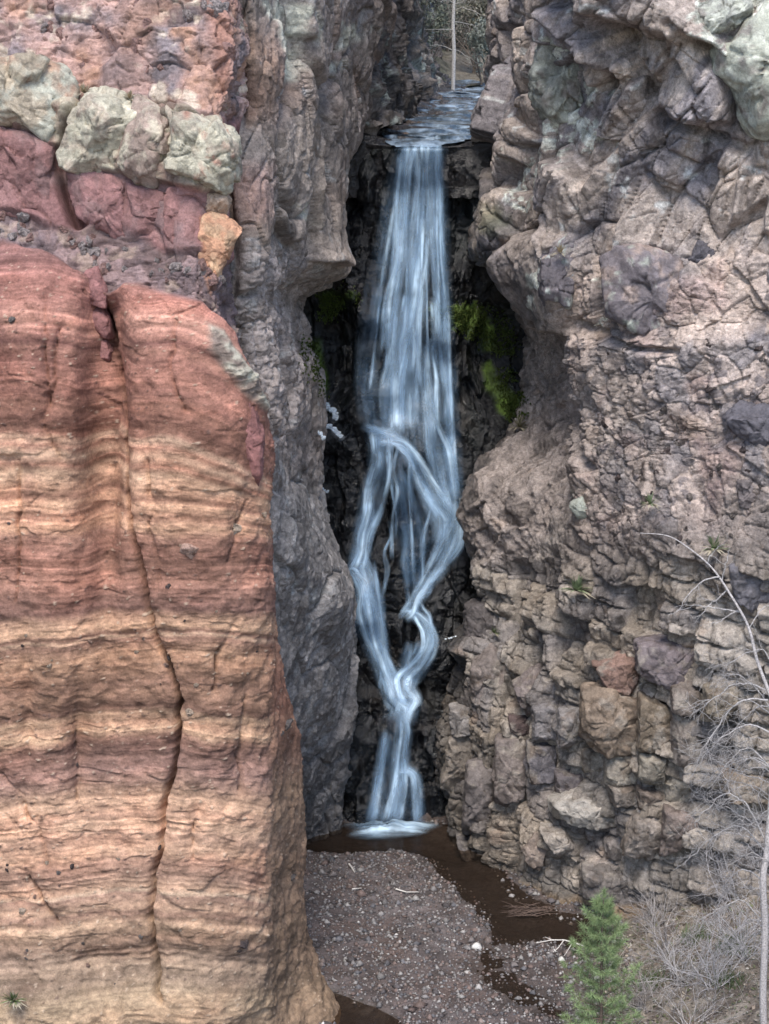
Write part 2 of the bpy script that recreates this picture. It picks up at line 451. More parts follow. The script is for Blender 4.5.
# pebbles in the tuff
pv, pe, pr, pr2, pf = voro(P, (.16, .16, .14), 61, 0)
pm = ((pr > .86) & (pf < .24)).astype(f32)*tuff*sstep(250, 330, v)
tc = mix(tc, mix(lin([205, 175, 150]), lin([110, 85, 80]), (pr2 > .55).astype(float)), pm*.7)
pv2, pe2, qr, qr2, qf = voro(P, (.075, .075, .07), 62, 0)
pm2 = ((qr > .84) & (qf < .3)).astype(f32)*tuff*np.clip(.6+fbm(P*np.array([.3, .3, 1.5], f32), .8, 77, 2), 0, 1)
tc = mix(tc, mix(lin([215, 185, 160]), lin([112, 80, 76]), (qr2 > .5).astype(float)), pm2*.6)

crack = [(95, 285), (104, 330), (112, 365), (118, 400), (122, 430), (125, 470), (128, 520), (140, 570), (150, 620), (162, 655), (178, 688), (181, 702), (175, 722), (174, 765), (160, 810), (158, 850), (150, 880), (149, 925), (152, 960), (161, 1000)]
wv = fbm(P, .45, 14, 3)
du = polyd(u+wv*2.5, v, crack)
cr2 = [[(84, 288), (96, 310), (103, 335), (99, 355), (112, 372), (113, 395), (113, 420)], [(45, 300), (50, 350), (52, 400), (44, 420), (60, 455)], [(60, 330), (58, 380), (48, 420)],
       [(175, 320), (178, 350), (174, 370), (184, 395), (190, 410)], [(245, 500), (235, 530), (225, 560)], [(105, 470), (108, 520), (104, 560)], [(20, 460), (22, 540), (18, 600)],
       [(0, 775), (20, 800), (40, 840), (48, 870)], [(150, 430), (156, 480), (154, 540), (160, 580)], [(228, 620), (218, 650), (214, 690)], [(75, 720), (79, 760), (78, 800)], [(196, 812), (192, 860)], [(245, 690), (240, 740), (243, 790)], [(28, 880), (45, 905), (60, 925)]]
gul = 0; fine = 0
for k, c in enumerate(cr2):
    dd = polyd(u+wv*4, v, c); fine = fine+np.exp(-(dd/1.3)**2)*(.6+.4*np.clip(wv*2, -1, 1)); gul = gul+np.exp(-(dd/9)**2)
tb = 0
tb += -1.0*np.exp(-((u-102)/20)**2)*sstep(285, 310, v)*(1-sstep(440, 640, v))*.9   # valley between lobes
tb += .55*blob(u, v, 45, 380, 45, 110)+.6*blob(u, v, 190, 430, 60, 120)+.3*blob(u, v, 60, 600, 50, 120)+.25*blob(u, v, 215, 640, 40, 100)
tb += -.25*blob(u, v, 105, 560, 10, 120)-.2*blob(u, v, 28, 700, 8, 90)-.35*blob(u, v, 10, 900, 40, 60)-.25*blob(u, v, 80, 740, 9, 60)
tb += .3*blob(u, v, 120, 1010, 140, 30)-.2*blob(u, v, 130, 965, 100, 18)
tb += .11*fbm(P, 1.4, 51, 4)+.06*fbm(P, .3, 52, 4)
ledge = .022*L1+.026*L2+.014*L3+.06*(mean[:, 0]-.4)/.3
fv, fe, fr, fr2, _ = voro(P, (.9, .9, .55), 63, .8)
gv, ge, gr, gr2, _ = voro(P, (.5, .5, .3), 64, .7, .1); jv, jd, jr, jr2 = joints(P, .8, .55, 65)
tb += .62*ledge*(.55+.5*np.clip(patch, -1, 1))*(.45+.55*sstep(400, 470, v))*(1-.5*side)+.045*fv*(fr > .35)+.02*gv*(gr > .5)+(.03*jv-.02*np.exp(-jd/.02))*np.clip(fbm(P, 1.6, 66, 3)*2+.4, 0, 1)*sstep(400, 470, v)+.035*pm+.015*pm2
S.sharp = -1.15*np.exp(-(du/1.9)**2)*np.interp(v, [300, 480, 560, 620, 760, 830, 1000], [.8, .5, 1, 1, .9, .7, .5])-.2*fine*tuff
tb -= .12*np.exp(-(du/9)**2)+.09*gul
edge_in = sstep(0, 40, v-top)
tb += .25*edge_in-.25
tuffd = tb

# rough upper rock
a1, e1, r1, s1, _ = voro(P, (1.1, 1.1, 1.0), 71, 1.0, .12); a2, e2, r2, s2, _ = voro(P, (.4, .4, .36), 72, 1.0, .12); a3, e3, r3, s3, _ = voro(P, (.14, .14, .12), 73, .9)
n5 = fbm(P, 1.2, 74, 6, .6)
roughd = .2*a1+.07*a2+.022*a3+.2*n5-.12*np.exp(-e1/.04)-.05*np.exp(-e2/.06)-.02*np.exp(-e3/.1)
b1, be1, br1, bs1, _ = voro(P, (1.5, 1.5, 2.0), 75, .8); b2, be2, br2, bs2, _ = voro(P*np.array([1, 1, .6], f32), (.5, .5, .5), 76, .7)
slabd = .22*b1+.05*b2+.06*n5-.12*np.exp(-be1/.04)-.02*np.exp(-be2/.05)-.25
rubd = .1*a1+.08*a2+.03*a3+.12*n5-.07*np.exp(-e2/.1)-.03*np.exp(-e3/.1)-.4
# cracks through the slabs
ck = polyd(u+wv*3, v, [(82, 96), (70, 125), (58, 150), (64, 190), (78, 215)])
slabd -= .5*np.exp(-(ck/5)**2)
upd = roughd-.15
S.d[:] = tuff*tuffd+slab*slabd+rub*rubd+up*upd
outer = sstep(0, 60, -u)     # beyond the frame: plain rough continuation
mm = lin([142, 114, 110]); pk = lin([178, 134, 120]); og = lin([186, 134, 104]); gm = lin([126, 112, 116])
ucol = mix(mm, pk, np.clip(.5+1.3*vnoise(P, 1.3, 81), 0, 1))
ucol = mix(ucol, gm, np.clip(1.6*fbm(P, .9, 82, 4)+.0, 0, 1))
ucol = mix(ucol, og, np.clip(1.8*fbm(P, .8, 83, 4)-.25, 0, 1))
ucol = mix(ucol, lin([205, 185, 160]), np.clip(3*fbm(P, .45, 84, 4)-1.3, 0, 1)*.8)
ucol = ucol*(.66+.5*r2+.3*r1+.2*r3)[:, None]
ucol = mix(ucol, og, inpoly(u, v, [(120, 30), (135, 0), (170, 0), (150, 40), (125, 50)], 8)*.5)
scol = mix(lin([142, 92, 90]), lin([166, 114, 110]), np.clip(.5+n5, 0, 1))*(.85+.3*br1)[:, None]
scol = mix(scol, lin([140, 112, 112]), np.clip(2.2*fbm(P, .8, 86, 4)-.5, 0, 1)*.7)
rcol = mix(lin([142, 112, 110]), lin([116, 98, 104]), np.clip(.5+1.5*n5, 0, 1))*(.7+.6*r2)[:, None]
rcol = mix(rcol, lin([178, 150, 128]), np.clip(3*fbm(P, .4, 87, 3)-1.2, 0, 1)*.6)
tg = tc.mean(1, keepdims=True); tc = tc*(tg/tg.mean())**.12; tg = tc.mean(1, keepdims=True); tc = np.clip(tg+(tc-tg)*1.04, .01, 1)*np.array([1.0, 1.0, .95])*(1-.1*(1-sstep(400, 470, v)))[:, None]
cc = tc*tuff[:, None]+scol*slab[:, None]+rcol*rub[:, None]+ucol*up[:, None]
# orange fall-off by the right edge of the cap zone
ogm = inpoly(u, v, [(203, 215), (240, 218), (244, 235), (228, 262), (222, 290), (206, 262)], 4)
cc = mix(cc, lin([205, 135, 85])*(.85+.3*r2)[:, None], ogm*.9)
ogm2 = inpoly(u, v, [(205, 0), (238, 0), (236, 90), (222, 100), (214, 60)], 8)
cc = mix(cc, lin([190, 122, 92])*(.8+.4*r2)[:, None], ogm2*.6)
lich = inpoly(u, v, [(208, 325), (222, 330), (240, 365), (262, 385), (272, 400), (260, 412), (240, 395), (222, 370), (208, 350)], 4)
S.d[:] += lich*(.03*a3+.06*a2+.15)
cc = mix(cc, mix(lin([135, 120, 108]), lin([198, 194, 170]), np.clip(.5+2*fbm(P, .4, 88, 3), 0, 1)), lich*.9)
ledge_z = inpoly(u, v, [(-60, 66), (45, 66), (72, 92), (84, 100), (180, 104), (228, 130), (238, 160), (226, 192), (190, 188), (120, 172), (70, 166), (58, 148), (30, 126), (-60, 122)], 3)
S.d[:] += ledge_z*(.25+.12*a2)
cc = mix(cc, mix(lin([188, 178, 150]), lin([150, 122, 104]), np.clip(.4+2*fbm(P, .5, 89, 4), 0, 1))*(.8+.3*r2)[:, None], ledge_z*.9)
S.d[:] -= .9*np.exp(-(polyd(u, v, [(88, 94), (74, 122), (62, 146), (58, 165), (66, 195), (78, 218)])/3.5)**2)
S.col[:, :3] = np.clip(cc*.86, .02, .8)
S.finish('red_cliff', M_TUFF, 'salmon and tan banded tuff cliff with a long black crack')

# ================================================================== LEFT RAVINE WALL (grey, behind)
rows = []
for (v, pts) in [
        (-170, [(215, 49), (262, 49.5), (315, 52.5), (372, 57.5), (397, 62), (402, 68), (402, 76)]),
        (-60, [(215, 49), (262, 49), (315, 52), (372, 57), (395, 61.5), (400, 67), (400, 75)]),
        (60, [(215, 48.6), (260, 48.8), (312, 52), (355, 56.5), (378, 61), (384, 66), (386, 74)]),
        (125, [(215, 48.3), (258, 48.6), (308, 51.5), (352, 55.5), (372, 58.5), (374, 61.5), (366, 66)]),
        (190, [(220, 48), (256, 48.3), (298, 51), (330, 54.5), (346, 57.2), (346, 60), (330, 64)]),
        (250, [(220, 47.6), (254, 48), (290, 50.8), (322, 54), (340, 56.8), (336, 60), (320, 63)]),
        (320, [(225, 47.4), (256, 47.8), (280, 50.2), (296, 53), (304, 56.5), (302, 59.5), (292, 62)]),
        (400, [(235, 47.4), (262, 47.8), (285, 50.2), (308, 53), (320, 56.2), (318, 59.2), (304, 61.5)]),
        (480, [(240, 47.2), (262, 47.6), (285, 50), (308, 52.8), (319, 55.8), (317, 58.6), (304, 61)]),
        (560, [(245, 47.2), (266, 47.6), (292, 50), (322, 52.8), (337, 55.4), (335, 58.4), (322, 60.6)]),
        (620, [(245, 48), (268, 48.8), (300, 51.6), (335, 54.2), (353, 56), (350, 58.4), (336, 60.4)]),
        (700, [(250, 49.5), (276, 51), (308, 53.6), (335, 55.4), (350, 56.8), (348, 58.6), (334, 60.4)]),
        (770, [(254, 51.5), (282, 53.6), (308, 55.8), (330, 56.8), (344, 57.3), (342, 58.8), (330, 60.4)])]:
    rows.append([at(a, v, b) for a, b in pts])
for z in (-.2, -1.2):
    rows.append([ptz(250, 53.5, z), ptz(280, 56, z), ptz(303, 57.2, z), ptz(325, 57.6, z), ptz(341, 57.9, z), ptz(340, 59, z), ptz(330, 60.6, z)])
S = Sheet(rows, 1150, 420, (.4, -1, .1))
P, u, v = S.P, S.u, S.v
a1, e1, r1, s1, _ = voro(P, (1.5, 2.2, 4.0), 101, 1.0); a2, e2, r2, s2, _ = voro(P, (.55, .9, 1.7), 102, 1.0); a3, e3, r3, s3, _ = voro(P, (.2, .2, .2), 103, .9)
n5 = fbm(P, (1.6, 2, 3.2), 104, 6, .5); n6 = fbm(P, .5, 105, 5, .6)
knob = sstep(235, 260, v)*(1-sstep(430, 500, v))*(1-sstep(300, 325, u))
low = sstep(440, 520, v)
S.d[:] = .36*a1+.09*a2+.24*n5+.05*n6-.16*np.exp(-e1/.035)-.05*np.exp(-e2/.05)
S.d[:] = S.d*(1-.35*low)
S.d += knob*(.06*a3-.05*np.exp(-e3/.12)+.05*n6)+(1-knob)*.02*a3+low*(.05*n6+.06*ridged(P, (.7, .7, 1.2), 106, 4))
nl = fbm(P, (3, 3, 2.2), 119, 2)
# sculpted features: jutting shelf above the alcove, columns lower down
S.d += .5*blob(u, v, 330, 262, 26, 16)-.35*blob(u, v, 300, 300, 22, 16)+.5*blob(u, v, 326, 600, 22, 40)-.3*blob(u, v, 285, 560, 9, 90)+.25*blob(u, v, 272, 70, 16, 50)
S.d += -.5*np.exp(-(polyd(u+nl*5, v, [(246, 60), (252, 100), (250, 125)])/6)**2)-.35*np.exp(-(polyd(u+nl*8, v, [(300, 40), (296, 90), (284, 130), (282, 190), (290, 215)])/4)**2)
S.d += -.3*np.exp(-(polyd(u+nl*8, v, [(340, 40), (330, 100), (324, 160), (318, 190)])/4)**2)
c = mix(lin([126, 116, 112]), lin([150, 134, 122]), np.clip(.5+n5*1.3, 0, 1))
c = mix(c, lin([150, 112, 92]), inpoly(u, v, [(236, 30), (262, 20), (290, 50), (300, 90), (280, 130), (245, 120)], 14)*.85)
c = mix(c, lin([146, 118, 100]), np.clip(1.5*fbm(P, 1.6, 107, 4), 0, 1)*(1-sstep(150, 300, v)))
c = mix(c, lin([154, 138, 130]), np.clip(1.2*fbm(P, 2.2, 108, 4), 0, 1)*(1-low))
c = mix(c, lin([166, 120, 108]), inpoly(u, v, [(225, 170), (270, 165), (262, 215), (240, 225)], 14)*.6)
c = mix(c, lin([142, 136, 134])*(.85+.3*r2)[:, None], low*.9)
c = mix(c, lin([140, 134, 132]), low*np.clip(2*n5, 0, 1)*.5)
c = mix(c, lin([166, 150, 144])*(.75+.45*r3)[:, None], knob*.7)
c = c*(.8+.3*r2+.12*r3+.18*n6)[:, None]
li = inpoly(u, v, [(262, 0), (300, 0), (314, 30), (306, 60), (300, 80), (290, 55), (280, 20)], 5)+inpoly(u, v, [(345, 22), (375, 28), (362, 45), (342, 52)], 4)*.8+inpoly(u, v, [(338, 66), (352, 60), (345, 80)], 3)*.7+.6*inpoly(u, v, [(298, 205), (306, 200), (312, 225), (306, 232)], 3)
c = mix(c, lin([205, 206, 186]), np.clip(li*(1.6*vnoise(P, .3, 109)+.8), 0, 1)*.85)
c = mix(c, lin([178, 182, 184]), np.clip(3*fbm(P, .5, 110, 4)-1.5, 0, 1)*.5)
wet = np.clip(sstep(770, 820, v+n6*20)+sstep(8, -4, np.interp(v, [250, 320, 400, 480, 620, 720, 830], [345, 305, 320, 320, 354, 350, 345])-u+n6*5)*0, 0, 1)
c = mix(c, c*.45, wet*.8)
S.col[:, :3] = np.clip(c*.98, .01, .8); S.col[:, 3] = wet*.7
S.sharp = -(.1*np.exp(-e1/.018)+.05*np.exp(-e2/.03)*(1-low))
S.finish('ravine_wall', M_ROCK, 'grey brown ravine wall between the banded cliff and the falls')

# ================================================================== FALL FACE (wet black rock behind the water)
def fallY(v):
    return np.interp(v, [100, 150, 380, 440, 600, 700, 716, 830, 900], [61.2, 60.3, 60.2, 59.7, 59.3, 58.9, 58.5, 58.4, 58.4])
rows = []
for v in (149, 154, 200, 290, 380, 440, 520, 600, 690, 716, 770, 835, 860):
    y0 = float(fallY(v))
    rows.append([at(280, v, y0+.3), at(330, v, y0+.2), at(370, v, y0), at(400, v, y0-.1), at(440, v, y0), at(490, v, y0+.4), at(535, v, y0+1.0), at(560, v, y0+1.2)])
S = Sheet(rows, 900, 360)
P, u, v = S.P, S.u, S.v
a1, e1, r1, s1, _ = voro(P, (1.0, 1.2, 2.4), 121, 1.2); a2, e2, r2, s2, _ = voro(P, (.42, .5, .8), 122, 1.0); a3, e3, r3, s3, _ = voro(P, (.16, .16, .2), 123, 1.0)
n5 = fbm(P, 1.5, 124, 6, .55)
S.d[:] = .34*a1+.12*a2+.035*a3+.2*n5-.1*np.exp(-e1/.05)-.04*np.exp(-e2/.08)
S.d += 1.0*blob(u, v, 360, 410, 16, 26)*sstep(372, 392, v+n5*6)+.6*blob(u, v, 400, 480, 12, 30)+.5*blob(u, v, 360, 600, 20, 40)+.5*blob(u, v, 440, 650, 26, 40)-1.5*blob(u, v, 500, 340, 40, 60)-1.2*blob(u, v, 325, 340, 24, 60)-.8*blob(u, v, 345, 200, 14, 40)-.8*blob(u, v, 470, 210, 18, 60)-.8*blob(u, v, 460, 800, 16, 20)
S.d += .7*blob(u, v, 350, 760, 14, 50)+.5*blob(u, v, 400, 700, 30, 10)
S.d *= sstep(148, 162, v)
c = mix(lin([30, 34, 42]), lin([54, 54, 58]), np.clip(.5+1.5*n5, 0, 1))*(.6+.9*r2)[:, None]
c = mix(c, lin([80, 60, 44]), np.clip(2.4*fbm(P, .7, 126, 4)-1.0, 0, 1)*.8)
c = mix(c, lin([40, 58, 60]), inpoly(u, v, [(440, 165), (478, 170), (476, 260), (444, 255)], 8)*.7)
c = mix(c, lin([92, 62, 64]), inpoly(u, v, [(322, 278), (362, 284), (360, 294), (318, 292)], 3)*.7)
mossA = [(318, 296), (338, 290), (357, 292), (356, 302), (340, 306), (334, 316), (326, 324), (318, 312)]
mossB = [(428, 304), (455, 308), (478, 308), (502, 312), (514, 332), (516, 354), (502, 358), (484, 346), (462, 330), (440, 320)]
mossC = [(497, 372), (508, 366), (524, 392), (530, 412), (512, 424), (502, 408), (498, 390)]
mossD = [(302, 336), (316, 340), (320, 372), (326, 396), (314, 392), (304, 366)]
mo = sum(inpoly(u+n5*5, v+a3*4, m, 4) for m in (mossA, mossB, mossC, mossD))
mo = np.clip(mo*(1.3*vnoise(P, .5, 130)+.9), 0, 1)
c = mix(c, np.array([.12, .17, .02]), mo*.9)
c = mix(c, lin([44, 56, 30]), np.clip(2*fbm(P, 1.5, 131, 3)-.7, 0, 1)*.5*(v < 460))
S.d += mo*(.1+.05*a3)
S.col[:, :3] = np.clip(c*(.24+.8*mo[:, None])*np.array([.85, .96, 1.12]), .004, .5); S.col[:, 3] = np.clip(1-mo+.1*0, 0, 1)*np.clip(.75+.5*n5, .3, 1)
FALLFACE = S
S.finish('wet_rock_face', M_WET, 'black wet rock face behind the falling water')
# ================================================================== RIGHT CLIFF
rows = []
R_ = [
    (-170, [(512, 76), (505, 70), (508, 64), (540, 57), (590, 53), (680, 51.5), (780, 50.5), (900, 50), (1300, 52)]),
    (-60, [(510, 74), (500, 68), (503, 63), (535, 56.5), (590, 52.6), (680, 51), (780, 50), (900, 49.5), (1300, 51)]),
    (60, [(512, 70), (499, 65), (497, 61.5), (530, 56.5), (590, 52.8), (680, 51), (780, 50), (900, 49.4), (1300, 51)]),
    (150, [(510, 65), (492, 62.5), (486, 60), (520, 56.5), (590, 53.4), (680, 51.5), (780, 50.4), (900, 49.4), (1300, 51)]),
    (240, [(505, 62.5), (486, 61.5), (479, 58.8), (515, 56), (585, 53.4), (680, 51.3), (780, 50), (900, 49), (1300, 50.5)]),
    (290, [(525, 62.5), (512, 61.8), (503, 58.6), (530, 56.2), (585, 53.6), (680, 51), (780, 49.8), (900, 48.8), (1300, 50)]),
    (340, [(545, 63), (528, 62), (516, 60.5), (545, 58.5), (580, 54.4), (680, 51), (780, 49.6), (900, 48.6), (1300, 50)]),
    (400, [(550, 63), (534, 62), (522, 60.3), (552, 58), (590, 54), (680, 50.9), (780, 49.4), (900, 48.4), (1300, 49.5)]),
    (445, [(530, 63), (512, 61.5), (498, 59.4), (545, 57), (600, 53.2), (680, 50.8), (780, 49), (900, 48), (1300, 49)]),
    (490, [(505, 62.5), (482, 60.6), (471, 58.2), (530, 56), (600, 52.6), (680, 50.2), (780, 48.4), (900, 47.4), (1300, 48.5)]),
    (560, [(505, 62), (486, 60.4), (476, 58.2), (530, 55.6), (600, 52.0), (680, 49.6), (780, 47.6), (900, 46.6), (1300, 47.5)]),
    (610, [(508, 62), (490, 60.2), (482, 58), (530, 55.4), (600, 52.0), (680, 49.8), (780, 47.6), (900, 46.4), (1300, 47)]),
    (650, [(490, 61.5), (470, 60), (460, 57.6), (520, 55), (600, 51.9), (680, 49.8), (780, 47.6), (900, 46.2), (1300, 46.6)]),
    (720, [(470, 61), (450, 59.8), (440, 57.6), (510, 54.8), (600, 51.9), (680, 49.8), (780, 47.8), (900, 46), (1300, 46)]),
    (780, [(470, 60.6), (452, 59.6), (441, 57.8), (510, 54.8), (600, 51.9), (680, 49.8), (780, 48), (900, 46), (1300, 45.6)])]
for (v, pts) in R_:
    rows.append([at(a, v, b) for a, b in pts])
for z in (.0, -1.0):
    rows.append([ptz(a, b, z) for a, b in [(480, 60.4), (468, 59.4), (462, 57.6), (512, 54.0), (600, 51.6), (680, 50), (780, 48.4), (900, 46.5), (1300, 45.6)]])
S = Sheet(rows, 1350, 760, (-.4, -1, .1))
P, u, v = S.P, S.u, S.v
a1, e1, r1, s1, _ = voro(P, (1.9, 2.4, 2.8), 141, 1.1, .12); a2, e2, r2, s2, _ = voro(P, (.6, .6, .75), 142, 1.0, .12); a3, e3, r3, s3, _ = voro(P, (.22, .22, .22), 143, 1.0); a4, e4, r4, s4, _ = voro(P, (.11, .11, .11), 144, .9)
n5 = fbm(P, 2.0, 145, 5, .5); n6 = fbm(P, .5, 146, 5, .6)
# oblique smooth flow-banded facets in the upper part, leaning to the right as they rise
Pr = P.copy(); ca, sa = math.cos(.45), math.sin(.45)
Pr[:, 0] = P[:, 0]*ca-P[:, 2]*sa; Pr[:, 2] = P[:, 0]*sa+P[:, 2]*ca
f1, fe1, fr1, fs1, _ = voro(Pr, (.75, 1.6, 2.3), 147, 1.2, .12); f2, fe2, fr2, fs2, _ = voro(Pr, (.35, .7, 1.0), 148, 1.1, .12)
upper = 1-sstep(235, 275, v+n6*14)
rubz = sstep(235, 275, v+n6*14)*(1-sstep(530, 570, v+n6*10))*sstep(560, 590, u+n6*5)
recess = inpoly(u+n6*4, v, [(490, 300), (522, 312), (545, 335), (572, 345), (578, 380), (584, 420), (592, 455), (560, 520), (520, 560), (468, 560), (462, 480), (500, 430), (505, 330)], 9)
blk = sstep(540, 575, v+n6*8)*sstep(430, 440, u)
S.d[:] = .25*n5+.05*n6
S.d += upper*(.3*a1+.38*f1+.06*f2+.012*a3-.16*np.exp(-fe1/.04)-.05*np.exp(-fe2/.05)-.1*np.exp(-e1/.03))
S.d += rubz*(1-recess)*(.26*a1+.075*a2+.022*a3+.014*a4-.06*np.exp(-e2/.05)-.03*np.exp(-e3/.1)-.015*np.exp(-e4/.12)+.1*ridged(P, (.8, .8, .8), 149, 4))
S.d += recess*(.22*a1+.08*a2+.02*a3+.1*n6-.02*np.exp(-e2/.05)-.1)
b1, bd1, cr1, cs1 = joints(P, 1.25, .95, 151); b2, bd2, cr2_, cs2 = joints(P, .52, .5, 155); colz, cez, crz, csz, _ = voro(P, (.9, 1.2, 3.4), 153, .9, .12)
toe = sstep(840, 880, v); lft = 1-sstep(530, 590, u)
S.d += blk*(1-recess)*(((.55*b1-.22*np.exp(-bd1/.05))*(1-lft)+lft*(.45*colz-.22*np.exp(-cez/.04)+.2*b1-.06*np.exp(-bd1/.04)))*(1-.5*toe)+.11*b2-.07*np.exp(-bd2/.03)+.035*a2+.012*a3-.015*np.exp(-e3/.1))
# surveyed features
S.d += 1.6*inpoly(u+n6*4, v+n6*4, [(600, 0), (560, -40), (620, -60), (690, 0), (740, 60), (720, 40), (690, 36), (660, 30), (600, 14)], 10)
S.d += .65*inpoly(u+n6*2, v+n6*4, [(515, 235), (545, 232), (578, 240), (580, 330), (560, 330), (535, 318), (522, 300), (505, 285), (495, 265)], 9)     # shelf above the recess
S.d += .8*inpoly(u+n6*5, v+n6*4, [(560, 8), (590, 0), (618, 30), (640, 60), (620, 78), (600, 60), (588, 42)], 7)
S.d += -1.3*np.exp(-(polyd(u+n6*4, v, [(612, 30), (634, 62), (650, 90)])/8)**2)-.5*np.exp(-(polyd(u+n6*4, v, [(640, 90), (660, 120), (690, 128), (720, 140), (745, 150)])/5)**2)
S.d += -.8*np.exp(-(polyd(u+n6*4, v, [(690, 22), (712, 45), (724, 70), (735, 100), (742, 122), (752, 132), (769, 134)])/4)**2)
S.d += .7*inpoly(u+n6*4, v+n6*4, [(645, 30), (690, 30), (712, 55), (722, 85), (734, 118), (700, 118), (660, 105), (645, 70)], 10)
S.d += -.4*np.exp(-(polyd(u+n6*4, v, [(588, 318), (610, 330), (650, 346), (690, 350)])/3)**2)
S.d += .5*sstep(572, 582, u+n6*5)*sstep(320, 345, v)*(1-sstep(460, 520, v))
S.d += -.5*np.exp(-(polyd(u+n6*4, v, [(572, 345), (580, 400), (590, 440), (598, 470)])/5)**2)
S.d += .55*blob(u, v, 620, 300, 30, 34)+.5*blob(u, v, 500, 510, 30, 40)-.35*blob(u, v, 470, 800, 14, 26)
S.d += -.5*np.exp(-(polyd(u, v, [(524, 640), (526, 720), (520, 800)])/3.5)**2)-.5*np.exp(-(polyd(u, v, [(500, 730), (490, 790), (488, 850)])/4)**2)
fade = sstep(800, 900, u)
S.d *= (1-.3*fade)

c = mix(lin([130, 118, 114]), lin([156, 142, 132]), np.clip(.5+n5*1.4, 0, 1))
up_c = mix(lin([146, 130, 120]), lin([122, 114, 118]), np.clip(1.6*fbm(Pr, (.7, 1.5, 1.8), 155, 4)+.25, 0, 1))
up_c = mix(up_c, lin([176, 156, 140]), np.clip(2*fbm(Pr, (.35, 1, 1.6), 156, 4)-.5, 0, 1)*.8)
c = mix(c, up_c*1.15, upper)
rb_c = mix(lin([166, 146, 136]), lin([124, 116, 118]), (r2 > .62)*.85)
rb_c = mix(rb_c, lin([96, 90, 96]), ((r3 > .78)*.7))
rb_c = mix(rb_c, lin([186, 160, 142]), np.clip(1.6*fbm(P, 1.8, 158, 4), 0, 1)*.6)
rb_c = mix(rb_c, lin([160, 126, 118]), np.clip(2*fbm(P, 1.1, 159, 3)-.7, 0, 1)*.5)
c = mix(c, rb_c, rubz)
bk_c = mix(lin([134, 124, 114]), lin([142, 126, 108]), np.clip(.5+1.6*fbm(P, 1.5, 161, 4), 0, 1))
bk_c = mix(bk_c, lin([96, 92, 98]), (cr1 > .6)*.6)
bk_c = mix(bk_c, lin([156, 142, 128]), np.clip(2.2*fbm(P, .8, 162, 4)-.6, 0, 1)*.8)
c = mix(c, bk_c, blk*.9)
c = mix(c, lin([150, 134, 126])*(.9+.2*r2)[:, None], recess*.9)
c = c*(.74+.26*r1+.26*r2+.12*r3+.2*n6)[:, None]
# dust on the left shoulder, dirt and litter on the terrace
dust = inpoly(u+n6*8, v+n6*6, [(560, 500), (600, 540), (680, 520), (760, 480), (800, 560), (760, 590), (680, 570), (600, 580), (560, 570)], 14)
c = mix(c, lin([132, 118, 110])*(.8+.3*n6+.2*r3)[:, None], dust*.6)
c = mix(c, lin([150, 138, 128]), inpoly(u, v, [(585, 360), (640, 350), (660, 420), (640, 480), (600, 470)], 20)*.35)
# lichen: pale green-grey crusts with uneven edges
li = .9*inpoly(u, v, [(532, 90), (560, 14), (575, 45), (582, 70), (600, 100), (596, 150), (570, 170), (545, 190), (510, 215), (498, 190), (512, 150), (528, 140)], 10)
li += inpoly(u, v, [(700, 0), (769, -10), (820, -40), (830, 130), (742, 128), (733, 100), (724, 62), (700, 36)], 5)*1.1
li += .8*inpoly(u, v, [(540, 268), (560, 265), (556, 302), (540, 300)], 4)+.7*blob(u, v, 628, 318, 24, 12)+.7*blob(u, v, 605, 282, 5, 9)+.6*blob(u, v, 575, 505, 14, 12)+.5*blob(u, v, 566, 240, 14, 10)
ln = fbm(P, .45, 163, 5, .65)
li = sstep(.3, .62, np.clip(li*1.5+ln*2.0-1.0, 0, 1)+.55*fbm(P, .16, 166, 3))*np.clip(li*3, 0, 1)
c = mix(c, mix(lin([152, 156, 142]), lin([204, 208, 194]), np.clip(.5+2*n6, 0, 1)), li*.85)
c = mix(c, lin([190, 194, 192]), np.clip(4*fbm(P, .35, 164, 4)-2.2, 0, 1)*.6*upper)
c = mix(c, lin([160, 130, 104]), np.clip(3*fbm(P, .9, 165, 4)-1.7, 0, 1)*.5)
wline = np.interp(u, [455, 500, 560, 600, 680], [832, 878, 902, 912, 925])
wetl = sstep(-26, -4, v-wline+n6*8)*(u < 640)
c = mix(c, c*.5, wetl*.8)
c = mix(c, lin([170, 130, 70])*.8, inpoly(u, v+n6*3, [(500, 878), (560, 895), (610, 905), (650, 905), (640, 918), (560, 910), (505, 892)], 4)*.55)
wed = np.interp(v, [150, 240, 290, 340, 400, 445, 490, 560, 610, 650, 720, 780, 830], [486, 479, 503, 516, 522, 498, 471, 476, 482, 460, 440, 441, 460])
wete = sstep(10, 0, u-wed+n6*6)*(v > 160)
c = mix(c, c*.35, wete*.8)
c = mix(c, lin([88, 98, 44]), inpoly(u+n6*6, v+n6*6, [(486, 205), (500, 205), (498, 235), (484, 235)], 6)*.5)
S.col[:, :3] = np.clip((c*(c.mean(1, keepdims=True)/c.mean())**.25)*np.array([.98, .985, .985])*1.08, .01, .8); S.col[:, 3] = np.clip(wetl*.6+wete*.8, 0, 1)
S.sharp = -(upper*(.13*np.exp(-fe1/.05)+.02*np.exp(-fe2/.07)+.1*np.exp(-e1/.015))+rubz*(1-recess)*(.05*np.exp(-e2/.04)+.012*np.exp(-e3/.08))+blk*(1-recess)*(.14*np.exp(-bd1/.025)*(1-.4*lft)+.05*np.exp(-bd2/.02))+recess*.05*np.exp(-e1/.015))*(1-fade)
S.finish('rock_cliff', M_ROCK, 'rough grey brown volcanic cliff right of the falls')

